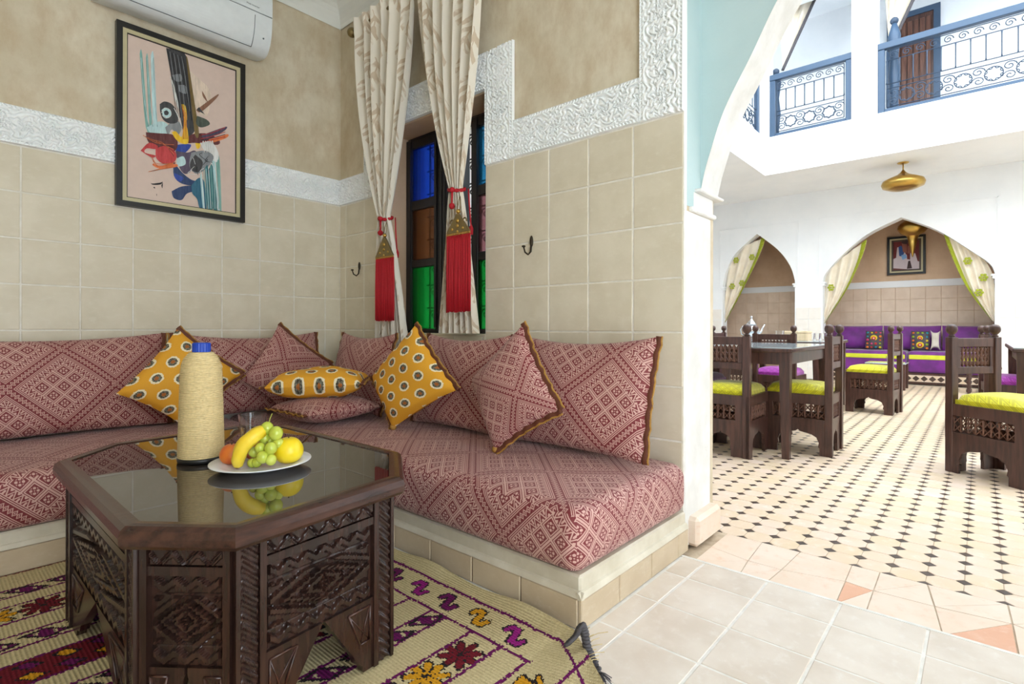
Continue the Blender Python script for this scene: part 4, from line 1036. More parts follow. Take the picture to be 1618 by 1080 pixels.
m.add([p for r_ in rings for p in r_], [(k * 8 + i, k * 8 + (i + 1) % 8, ((k + 1) % nP) * 8 + (i + 1) % 8, ((k + 1) % nP) * 8 + i) for k in range(nP) for i in range(8)])
obj('table_rim', m, 'rim_wood', ctab)
gp = offset(OCT, -0.0362); m = MB().prism(gp, lambda a, b, d: (a, b, d), TH - 0.012, TH - 0.004); obj('glass_top', m, 'table_glass', ctab)
m = MB().prism(offset(OCT, -0.03), lambda a, b, d: (a, b, d), TH - 0.05, TH - 0.014); obj('top_board', m, 'carved_wood', ctab)
BODY = offset(OCT, -0.022); FLZ = 0.012
def ss(x, a, b): t_ = np.clip((x - a) / (b - a), 0, 1); return t_ * t_ * (3 - 2 * t_)
def groove(d, w): return 1 - ss(np.abs(d), w * 0.35, w)
def tri(x): return np.abs((x % 1.0) - 0.5) * 2
def carve(s, t, w, h):
    """s,t metres from the panel's lower left; carved depth (0 raised .. 1 cut)"""
    x = (s - w / 2); y = (t - h / 2)
    zh = 0.04; d = np.zeros_like(s)
    for t0 in (0.0, h - zh):
        loc = (t - t0) / zh; inb = (loc > 0) & (loc < 1); z = tri(s / 0.045)
        zig = np.abs(loc - (0.30 + 0.4 * z)); d = np.where(inb, ss(zig, 0.16, 0.26) * 0.9, d)
    d = np.maximum(d, groove(t - zh, 0.004)); d = np.maximum(d, groove(t - h + zh, 0.004))
    mid = (t > zh + 0.003) & (t < h - zh - 0.003); hh = h / 2 - zh; X_ = np.abs(x) / (w / 2); Y_ = np.abs(y) / hh
    L1 = X_ + Y_
    star = np.sqrt(X_) + np.sqrt(Y_)
    md = np.zeros_like(s)
    ang = tri(np.where(X_ > Y_, Y_, X_) * 6.0)
    md = np.maximum(md, ss(L1, 1.32, 1.36) * 0.75)                       # corners sunk with small stars
    md = np.where(L1 > 1.36, np.maximum(0.75 - 0.75 * (np.abs(np.abs(X_ - 0.86) + np.abs(Y_ - 0.86) - 0.1) < 0.035), 0.0), md)
    md = np.maximum(md, groove(L1 - 1.32, 0.025)); md = np.maximum(md, groove(L1 - 1.02, 0.03))
    zz = 0.80 + 0.07 * (tri((X_ - Y_) * 4.5) - 0.5) * 2
    md = np.where((L1 < 1.0) & (L1 > zz), 1.0, md)
    zz2 = 0.62 + 0.05 * (tri((X_ - Y_) * 4.5 + 0.5) - 0.5) * 2
    md = np.where((L1 < zz2) & (L1 > 0.50), 0.65, md); md = np.maximum(md, groove(L1 - 0.5, 0.03))
    md = np.where((star < 0.70) & (star > 0.56), 0.85, md); md = np.where(star < 0.38, 0.8, md)
    return np.where(mid, np.maximum(md, 0), d)
def chevron(s, t, w, h):
    q = t + np.abs(s - w * 0.15) * 0.9; return ss(tri(q / 0.022), 0.3, 0.6) * 0.85
def zigband(s, t, w, h):
    loc = t / h; z = tri(s / 0.05); a = np.abs(loc - (0.12 + 0.76 * z)); return np.maximum(groove(a, 0.16), np.where(loc < z * 0.55 - 0.08, 0.5, 0))
def rel_panel(name, fn, a0, a1, z0, z1, place, depth, parent, face=0.0, res=0.003):
    na, nz = max(2, int((a1 - a0) / res)), max(2, int((z1 - z0) / res))
    A, Z = np.meshgrid(np.linspace(a0, a1, na + 1), np.linspace(z0, z1, nz + 1)); d = fn(A - a0, Z - z0, a1 - a0, z1 - z0) * depth
    d[0] = d[-1] = depth * 1.6; d[:, 0] = d[:, -1] = depth * 1.6
    m = MB(); m.v = [tuple(place(a, face + dd, z)) for a, dd, z in zip(A.ravel(), d.ravel(), Z.ravel())]
    idx = np.arange((na + 1) * (nz + 1)).reshape(nz + 1, na + 1)
    m.f = [tuple(q) for q in np.stack([idx[:-1, :-1], idx[:-1, 1:], idx[1:, 1:], idx[1:, :-1]], -1).reshape(-1, 4).tolist()]; m.sm = [False] * len(m.f)
    return obj(name, m, 'carved_wood', parent)
TOPZ = TH - 0.046
for i in range(8):
    a, b = Vector(BODY[i]), Vector(BODY[(i + 1) % 8]); e = (b - a).normalized(); wl = (b - a).length; inn = Vector((-e.y, e.x))
    place = lambda s_, d, z, a=a, e=e, inn=inn: (a.x + e.x * s_ + inn.x * d, a.y + e.y * s_ + inn.y * d, z)
    longside = i in (0, 2, 4, 6)
    pn = MB(); pw_ = 0.05 if longside else 0.012
    def bx(s0, s1, d0, d1, z0, z1): 
        v = [place(s_, d, z) for z in (z0, z1) for d in (d0, d1) for s_ in (s0, s1)]; pn.add(v, [(0, 2, 3, 1), (4, 5, 7, 6), (0, 1, 5, 4), (2, 6, 7, 3), (0, 4, 6, 2), (1, 3, 7, 5)])
    mould = 0.014
    zp0, zp1 = 0.185, TOPZ - 0.058           # carved field
    x0_, x1_ = pw_ + mould + 0.008, wl - pw_ - mould - 0.008
    bx(pw_, pw_ + mould, 0.0, 0.03, FLZ, TOPZ); bx(wl - pw_ - mould, wl - pw_, 0.0, 0.03, FLZ, TOPZ)
    bx(pw_ + mould, wl - pw_ - mould, 0.003, 0.03, TOPZ - 0.058, TOPZ - 0.040)
    bx(0.002, wl - 0.002, 0.016, 0.03, 0.18, TOPZ)
    side = obj('side_panel', pn, 'carved_wood', ctab)
    rel_panel('carving', zigband, pw_ + mould, wl - pw_ - mould, TOPZ - 0.040, TOPZ, place, 0.006, side, 0.003)
    rel_panel('carving', carve, x0_, x1_, zp0, zp1, place, 0.011, side, 0.005)
    if longside:
        rel_panel('carving', chevron, 0.009, pw_, FLZ, TOPZ, place, 0.006, side, 0.002); rel_panel('carving', chevron, wl - pw_, wl - 0.009, FLZ, TOPZ, place, 0.006, side, 0.002)
        for s0, s1, d_0 in ((0.004, pw_, 0.010), (wl - pw_, wl - 0.004, 0.010), (0.001, 0.010, 0.0), (wl - 0.010, wl - 0.001, 0.0)):
            v = [place(s_, d, z) for z in (FLZ, TOPZ) for d in (d_0, 0.03) for s_ in (s0, s1)]; obj('corner_stile', MB().add(v, [(0, 2, 3, 1), (4, 5, 7, 6), (0, 1, 5, 4), (2, 6, 7, 3), (0, 4, 6, 2), (1, 3, 7, 5)]), 'carved_wood', side)
    mid = wl / 2
    for sg in (-1, 1):                       # splayed legs leaving a pointed opening
        xo = x0_ - 0.008 if sg < 0 else x1_ + 0.008; hw2 = abs(mid - xo)
        poly = [(xo, FLZ), (mid + sg * hw2 * 0.80, FLZ), (mid + sg * hw2 * 0.76, FLZ + 0.02), (mid + sg * hw2 * 0.66, FLZ + 0.028), (mid + sg * hw2 * 0.60, FLZ + 0.05), (mid + sg * 0.003, 0.185), (xo, 0.185)]
        if not longside: poly = [(xo, FLZ), (mid + sg * hw2 * 0.62, FLZ), (mid + sg * 0.003, 0.17), (mid + sg * 0.003, 0.185), (xo, 0.185)]
        if sg > 0: poly = poly[::-1]
        leg = obj('leg', MB().prism(poly, lambda s_, z, d: place(s_, d, z), 0.006, 0.028), 'carved_wood', ctab)
        gv = MB(); c0, c1 = mid + sg * hw2 * 0.93, mid + sg * hw2 * 0.60; top_, bot = 0.168, 0.085
        c2 = mid + sg * hw2 * 0.72
        q = [(c0, top_), (c1 - sg * hw2 * 0.12, top_), (c2, bot), (c0, bot)]
        for k in range(4):
            p0, p1 = q[k], q[(k + 1) % 4]; gv.tube([place(p0[0], 0.0045, p0[1]), place(p1[0], 0.0045, p1[1])], 0.0028, 5)
        gv.tube([place(q[0][0], 0.0055, q[0][1]), place(q[2][0], 0.0055, q[2][1])], 0.0018, 5); gv.tube([place(q[1][0], 0.0055, q[1][1]), place(q[3][0], 0.0055, q[3][1])], 0.0018, 5)
        obj('carving', gv, 'rim_wood', leg)

# ---------------------------------------------------------------- on the coffee table
GZ = TH - 0.0035
b0 = on_z(318, 727, GZ); bt = thing('rope_bottle', 'bottle wrapped in pale rope with blue screw cap', 'bottle', (b0.x, b0.y, GZ))
db = b0.x * fw.x + b0.y * fw.y; sc_ = db / F_PX
Rb = 32 * sc_; Hs = (727 - 553) * sc_; Ht = (727 - 541) * sc_
def rb(z):                                    # outline of the bottle
    k = z / Hs; pts = [(0, Rb * 1.03), (0.3, Rb * 1.0), (0.62, Rb * 0.955), (0.80, Rb * 0.93), (0.87, Rb * 0.89), (0.93, Rb * 0.78), (0.975, Rb * 0.58), (1.0, Rb * 0.40)]
    return float(np.interp(k, [p[0] for p in pts], [p[1] for p in pts]))
turns = 60; seg = 36; path = []
z_lo, z_hi = 0.014, Hs * 0.985
pr = []
for k in range(turns * 4 + 1):
    z = z_lo + (z_hi - z_lo) * k / (turns * 4); pr.append((rb(z) - 0.0034 + 0.0034 * abs(math.sin(PI * k / 4)), z))
obj('rope_wrap', MB().lathe(pr, (0, 0, 0), 48), 'straw', bt)
obj('foot_band', MB().lathe([(Rb * 0.9, 0), (Rb * 1.03, 0.003), (Rb * 1.04, 0.013), (Rb * 0.98, 0.015)], seg=40), 'black', bt)
obj('neck', MB().lathe([(Rb * 0.40, Hs * 0.975), (Rb * 0.38, Hs * 1.0), (Rb * 0.38, Hs * 1.01)], seg=24), 'clear_glass', bt)
plain('cap_blue', srgb(14, 62, 170), 0.4)
cr = 12.6 * sc_; pr = []
cp = MB(); n = 48
cp.add([(cr * (1 + (0.035 if i % 2 else 0)) * math.cos(2 * PI * i / n), cr * (1 + (0.035 if i % 2 else 0)) * math.sin(2 * PI * i / n), z) for z in (Hs * 0.985, Ht - 0.003) for i in range(n)] + [(cr * 0.93 * math.cos(2 * PI * i / n), cr * 0.93 * math.sin(2 * PI * i / n), Ht) for i in range(n)],
       [(i, (i + 1) % n, n + (i + 1) % n, n + i) for i in range(n)] + [(n + i, n + (i + 1) % n, 2 * n + (i + 1) % n, 2 * n + i) for i in range(n)] + [tuple(range(2 * n, 3 * n))])
obj('screw_cap', cp, 'cap_blue', bt)
p = on_z(399, 694, GZ); dg = p.x * fw.x + p.y * fw.y
tumbler('water_glass', 'clear straight water glass behind the fruit plate on the carved table', p.x, p.y, GZ, 20.5 * dg / F_PX, 40 * dg / F_PX)
pc = on_z(413, 738, GZ); dp_ = pc.x * fw.x + pc.y * fw.y; PR = 74 * dp_ / F_PX
plain('porcelain', srgb(238, 240, 244), 0.15)
tag(obj('plate', MB().lathe([(PR * 0.5, 0), (PR * 0.55, 0.004), (PR * 0.8, 0.012), (PR, 0.019), (PR * 0.995, 0.021), (PR * 0.78, 0.015), (PR * 0.55, 0.0075), (0.002, 0.007)], seg=56), 'porcelain'), 'round white porcelain plate of fruit on the glass table top', 'plate').location = (pc.x, pc.y, GZ)
def at(px, py, dd=0.0, base=None):            # a point above the plate seen at a pixel, dd metres nearer or farther than the plate centre
    r_ = ray(px, py); t_ = (dp_ + dd); return Vector((0, 0, CAM_H)) + r_ * t_
def fruit_mat(name, a, b, rough=0.35, sss=0.1, sc=18):
    q = B(name); f = q.noise(q.coord('Object'), sc, 3).step(0.3, 0.7); q.color(q.mix(f, a, b)).set(rough=rough, sss=sss); q.p.inputs['Subsurface Radius'].default_value = (0.01, 0.006, 0.003); MAT[name] = q.m
fruit_mat('lemon_skin', srgb(238, 206, 20), srgb(244, 220, 52)); fruit_mat('peach_skin', srgb(226, 130, 40), srgb(206, 84, 40)); fruit_mat('apple_skin', srgb(198, 92, 66), srgb(216, 140, 90)); fruit_mat('banana_skin', srgb(236, 200, 40), srgb(244, 216, 74), 0.45)
fruit_mat('grape_skin', srgb(176, 190, 60), srgb(202, 208, 96), 0.2, 0.35); plain('stem_green', srgb(150, 150, 60), 0.6); plain('stem_brown', srgb(80, 56, 30), 0.7)
def fruit(name, label, c, r, mat, squash=0.95):
    t = thing(name, label, 'fruit', (c.x, c.y, c.z - r * squash))
    pr = [(r * math.sin(PI * k / 16) * (1 + 0.04 * math.sin(PI * k / 8)), r * squash * (1 - math.cos(PI * k / 16)) - (0.10 * r * math.exp(-((16 - k) / 1.5) ** 2)) + (0.06 * r * math.exp(-(k / 1.5) ** 2))) for k in range(17)]
    pr[0] = (0.0005, pr[0][1]); pr[-1] = (0.0005, pr[-1][1]); obj('flesh', MB().lathe(pr, seg=28), mat, t)
    obj('stalk', MB().tube([(0, 0, 2 * r * squash - 0.012), (0.001, 0.001, 2 * r * squash + 0.004)], 0.0018, 6), 'stem_brown', t); return t
px2m = dp_ / F_PX
r1 = 22 * px2m; PZ_ = GZ + 0.008
def rest_on(px, r, dd, sq=0.95, lift=0.0):
    c = at(px, 700, dd); c.z = PZ_ + r * sq + lift; return c
fruit('yellow_apple', 'round yellow apple at the free edge of the fruit plate', at(453, 705, 0.0) * 1.0 if False else rest_on(456, 22.5 * px2m, 0.012), 22.5 * px2m, 'lemon_skin')
fruit('peach', 'orange peach lying beside the banana', rest_on(366, 17.5 * px2m, 0.0), 17.5 * px2m, 'peach_skin')
fruit('red_apple', 'reddish apple half hidden behind the banana', rest_on(404, 20 * px2m, 0.055), 20 * px2m, 'apple_skin')
bn = thing('banana', 'ripe yellow banana leaning across the fruit', 'fruit', tuple(at(376, 736, -0.035)), world=True)
P = smooth_curve([tuple(at(*p_)) for p_ in ((376, 735, -0.045), (377, 722, -0.052), (386, 702, -0.05), (402, 688, -0.04), (413, 681, -0.02), (419, 678, -0.008))], 5); nn_ = len(P)
obj('peel', MB().tube(P, [px2m * (4.2 + 7.6 * math.sin(PI * min(1, (k / (nn_ - 1)) * 0.86 + 0.08)) ** 0.7) for k in range(nn_)], 7, smooth=True), 'banana_skin', bn)
obj('blossom_end', MB().ball(P[0], 4.3 * px2m, 8, 6), 'stem_brown', bn)
gr = thing('grape_bunch', 'bunch of pale green grapes between banana and yellow apple', 'fruit', tuple(at(415, 733, -0.05)), world=True)
for a, b, d, r_ in ((422, 676, -0.012, 9.8), (436, 684, -0.018, 10.5), (418, 692, -0.008, 9.5), (411, 707, -0.035, 7.8), (428, 708, -0.038, 9.2), (415, 722, -0.048, 9.2), (428, 726, -0.046, 8.2), (401, 714, -0.022, 7.8), (398, 731, -0.03, 6.8), (406, 730, -0.036, 7.4), (440, 700, -0.01, 8.5), (425, 696, 0.0, 9)):
    c = at(a, b, d); r_ *= px2m; c.z = max(c.z, PZ_ + r_ * 0.98); obj('grape', MB().ball(tuple(c), r_, 14, 10, (1, 1, 1.06)), 'grape_skin', gr)
st_ = MB(); A_ = [at(419, 692, -0.01), at(425, 674, -0.01), at(426, 662, -0.008), at(430, 653, -0.006)]; st_.tube(A_, 0.0016, 6)
for a, b, d in ((411, 707, -0.03), (428, 708, -0.035), (436, 684, -0.015)): st_.tube([at(419, 692, -0.01), at(a, b, d)], 0.0012, 5)
obj('grape_stem', st_, 'stem_green', gr)

# ---------------------------------------------------------------- rug
RX0, RX1, RY0, RY1 = -0.60, 1.238, 0.60, 2.485
def rug():
    res = 0.0045; nx, ny = int((RX1 - RX0) / res), int((RY1 - RY0) / res)
    xs_, ys_ = np.linspace(RX0, RX1, nx + 1), np.linspace(RY0, RY1, ny + 1)
    Xg, Yg = np.meshgrid(xs_, ys_); Zr = np.zeros_like(Xg) + 0.011
    Xg0, Yg0 = Xg.copy(), Yg.copy()
    wave = 0.004 * np.sin(Xg * 9 + 1) * np.sin(Yg * 7) + 0.002 * np.sin(Yg * 23)
    edge = np.clip((1.238 - Xg) / 0.09, 0, 1)
    lift = 0.018 * (1 - edge) ** 2 * (0.6 + 0.4 * np.sin(Yg * 14))           # edge rolls up against the bench
    near = np.clip((0.86 - Yg) / 0.12, 0, 1) * np.clip((Xg - 0.9) / 0.25, 0, 1)
    under = np.clip((1.05 - Xg) / 0.05, 0, 1) * np.clip((Yg - 1.0) / 0.05, 0, 1)
    Zr = 0.007 + np.abs(wave) * 0.6 * (1 - under) + lift + 0.03 * near * (1 - 0.3 * near)
    Zr += 0.0012 * np.sin(Xg * 2 * PI / 0.009) * np.sin(Yg * 2 * PI / 0.0135)
    Xg = Xg - 0.012 * (1 - edge) ** 2 - np.clip(0.85 - Yg, 0, 1) * 0.85 * np.clip((Xg - 0.5) / 0.7, 0, 1)
    # the near edge slants towards the bench corner
    # colours per face centre
    Xc = (Xg0[:-1, :-1] + Xg0[1:, 1:]) / 2; Yc = (Yg0[:-1, :-1] + Yg0[1:, 1:]) / 2
    Xc = Xc + rng.normal(0, 0.0016, Xc.shape); Yc = Yc + rng.normal(0, 0.0016, Yc.shape)
    cream, purple, red, yel, blk, mag = 0, 1, 2, 3, 4, 5
    col = np.zeros(Xc.shape, int)
    def setc(mask, v): col[mask] = v
    fieldm = (Xc < 1.04)
    def line(y, w=0.005): setc(fieldm & (np.abs(Yc - y) < w) & (Yc > 0.86), purple)
    def star(cx, cy, R, v, m0):
        dx, dy = Xc - cx, Yc - cy; th = np.arctan2(dy, dx); rr_ = np.hypot(dx, dy); pet = R * (0.35 + 0.65 * np.abs(np.cos(4 * th)) ** 0.8)
        setc(m0 & (rr_ < pet + 0.006), blk); setc(m0 & (rr_ < pet - 0.002) & ~(np.abs(np.sin(4 * th)) > 0.96), v); setc(m0 & (rr_ < 0.009), blk)
    def hook(cx, cy, v, m0, s_=1.0, rot=0):
        dx, dy = (Xc - cx) / s_, (Yc - cy) / s_
        if rot: dx, dy = dy, -dx
        def seg_(ax, ay, bx_, by_, w):
            px, py = dx - ax, dy - ay; L2 = (bx_ - ax) ** 2 + (by_ - ay) ** 2; t_ = np.clip((px * (bx_ - ax) + py * (by_ - ay)) / L2, 0, 1); return np.hypot(px - t_ * (bx_ - ax), py - t_ * (by_ - ay)) < w
        S_ = [(-0.034, 0.006, -0.030, 0.026), (-0.030, 0.026, -0.008, 0.026), (-0.008, 0.026, 0.008, -0.026), (0.008, -0.026, 0.030, -0.026), (0.030, -0.026, 0.034, -0.006)]
        for w, c_ in ((0.014, blk), (0.0085, v)):
            for q_ in S_: setc(m0 & seg_(*q_, w), c_)
    allm = np.ones_like(fieldm)
    # borders along the bench
    setc(np.abs(Xc - 1.165) < 0.006, purple); setc((np.abs(Xc - 1.04) < 0.005) & (Yc > 0.85), purple)
    k = 0
    for cy in np.arange(0.96, 2.48, 0.135):
        hook(1.102, cy, (purple, yel, purple, mag)[k % 4] if k else mag, allm, 1.0, 1); k += 1
    # near border
    setc((np.abs(Yc - 0.86) < 0.005) & (Xc < 1.04), purple); setc((np.abs(Yc - 0.735) < 0.005), purple)
    for k, cx in enumerate(np.arange(1.0, -0.6, -0.16)): hook(cx, 0.797, (yel, mag, purple)[k % 3], allm, 1.0, 0)
    # bands: wide with stars or lozenges, narrow with purple hooks
    wide = [(0.954, 1.063), (1.337, 1.455), (1.69, 1.816), (2.079, 2.199)]; nar = [(1.171, 1.232), (1.55, 1.615), (1.899, 1.983), (2.274, 2.339)]
    for kk, (a, b) in enumerate(wide):
        line(a); line(b); cy = (a + b) / 2; inb = fieldm & (Yc > a + 0.005) & (Yc < b - 0.005)
        if kk == 2:
            setc(inb, red)
            for j, cx in enumerate(np.arange(-0.55, 1.03, 0.075)):
                for dy_, v in ((0.03, yel if j % 2 else purple), (-0.03, purple if j % 2 else yel)):
                    l1 = np.abs(Xc - cx) / 0.024 + np.abs(Yc - cy - dy_ + (Xc - cx) * 0.4) / 0.018; setc(inb & (l1 < 1.35), blk); setc(inb & (l1 < 1), v)
        else:
            for j, cx in enumerate(np.arange(0.945, -0.6, -0.112)): star(cx, cy, 0.058, (red, yel)[j % 2], inb)
    for a, b in nar:
        line(a); line(b); inb = fieldm & (Yc > a) & (Yc < b); cy = (a + b) / 2
        for cx in np.arange(0.99, -0.6, -0.105):
            l1 = np.abs(Xc - cx) / 0.05 + np.abs(Yc - cy + (Xc - cx) * 0.35) / 0.03
            setc(inb & (l1 < 1.0), purple); setc(inb & (np.abs(l1 - 1.0) < 0.16), blk); setc(inb & (np.abs(np.abs(Xc - cx) - 0.02) < 0.004) & (l1 < 0.7), cream)
    setc((Yc > 2.478), red)
    me = bpy.data.meshes.new('rug'); V = np.stack([Xg, Yg, Zr], -1).reshape(-1, 3)
    idx = np.arange((nx + 1) * (ny + 1)).reshape(ny + 1, nx + 1); Fq = np.stack([idx[:-1, :-1], idx[:-1, 1:], idx[1:, 1:], idx[1:, :-1]], -1).reshape(-1, 4)
    me.vertices.add(len(V)); me.vertices.foreach_set('co', V.ravel().astype(np.float32)); me.loops.add(Fq.size); me.loops.foreach_set('vertex_index', Fq.ravel().astype(np.int32))
    me.polygons.add(len(Fq)); me.polygons.foreach_set('loop_start', np.arange(0, Fq.size, 4, dtype=np.int32)); me.polygons.foreach_set('loop_total', np.full(len(Fq), 4, np.int32))
    for nm in ('rug_cream', 'rug_purple', 'rug_red', 'rug_yellow', 'rug_black', 'rug_magenta'): me.materials.append(MAT[nm])
    me.polygons.foreach_set('material_index', col.ravel().astype(np.int32)); me.update(); me.validate()
    return me
for nm, a, b in (('rug_cream', (198, 180, 134), (224, 208, 162)), ('rug_purple', (84, 14, 72), (126, 24, 100)), ('rug_red', (96, 18, 32), (128, 28, 42)), ('rug_yellow', (206, 142, 16), (232, 172, 40)), ('rug_black', (30, 22, 26), (48, 38, 40)), ('rug_magenta', (136, 20, 112), (170, 40, 140))):
    q = B(nm); w = q.world(); x, y, z = q.sep(w)
    rib = ((x * (2 * PI / 0.0095)).sin() * 0.5 + 0.5) * (((y * (2 * PI / 0.006)).sin()) * 0.25 + 0.75)
    f = q.noise(w, 160, 3).step(0.25, 0.75) * 0.55 + rib * 0.45
    q.color(q.mix(f, tuple(v * 0.8 for v in srgb(*a)), srgb(*b))).set(rough=0.9, spec=0.2).bump(rib, 0.003, 0.8); MAT[nm] = q.m
rt_ = thing('woven_rug', 'cream woven rug with purple, yellow and red motifs under the carved table', 'rug', ((RX0 + RX1) / 2, (RY0 + RY1) / 2, 0), world=True)
me = rug(); me.transform(Matrix.Translation((-rt_.location.x, -rt_.location.y, 0))); link('woven_field', me, rt_)
def braid(label, pts, r=0.009):
    m = MB(); P = [Vector(p) for p in smooth_curve(pts, 9)]
    for ph in (0, 2.09, 4.19):
        m.tube([p + Vector((0.75 * r * math.cos(k * 0.9 + ph), 0.75 * r * math.sin(k * 0.9 + ph), 0.6 * r * math.cos(k * 0.9 + ph + 1))) for k, p in enumerate(P)], r * 0.52, 6)
    e = P[-1]; dirv = (P[-1] - P[-4]).normalized(); rr4 = random.Random(3)
    for k in range(16):
        d = (dirv + Vector((rr4.uniform(-.7, .7), rr4.uniform(-.7, .7), rr4.uniform(-.1, .1)))).normalized()
        q = e + d * rr4.uniform(0.03, 0.055); q.z = max(q.z, 0.004); m.tube([e, e.lerp(q, 0.5) + Vector((0, 0, 0.003)), q], 0.0014, 4)
    o = obj('braided_tassel', m, 'grey_yarn', rt_); return o
c_ = on_z(921, 985, 0.09)
braid('', [tuple(on_z(897, 1016, 0.045)), tuple(on_z(910, 1003, 0.06)), tuple(on_z(918, 988, 0.085)), tuple(on_z(924, 1000, 0.06)), tuple(on_z(928, 1022, 0.03)), tuple(on_z(936, 1042, 0.012)), tuple(on_z(945, 1060, 0.008))])
for i in range(9):
    x = 1.02 - 0.18 * i; braid('', [(x, RY0 + 0.01, 0.012), (x + 0.01, RY0 - 0.03, 0.008), (x - 0.005, RY0 - 0.07, 0.008)], 0.005)
m = MB(); rr5 = random.Random(8)
for i in range(14):
    a = on_z(rr5.uniform(922, 930), rr5.uniform(1000, 1050), 0.02); b = a + Vector((rr5.uniform(-0.02, 0.05), rr5.uniform(-0.05, 0.03), rr5.uniform(-0.012, 0.03))); m.tube([a, a.lerp(b, 0.5) + Vector((0, 0, 0.004)), b], 0.0011, 4)
obj('loose_straw', m, 'straw', rt_)

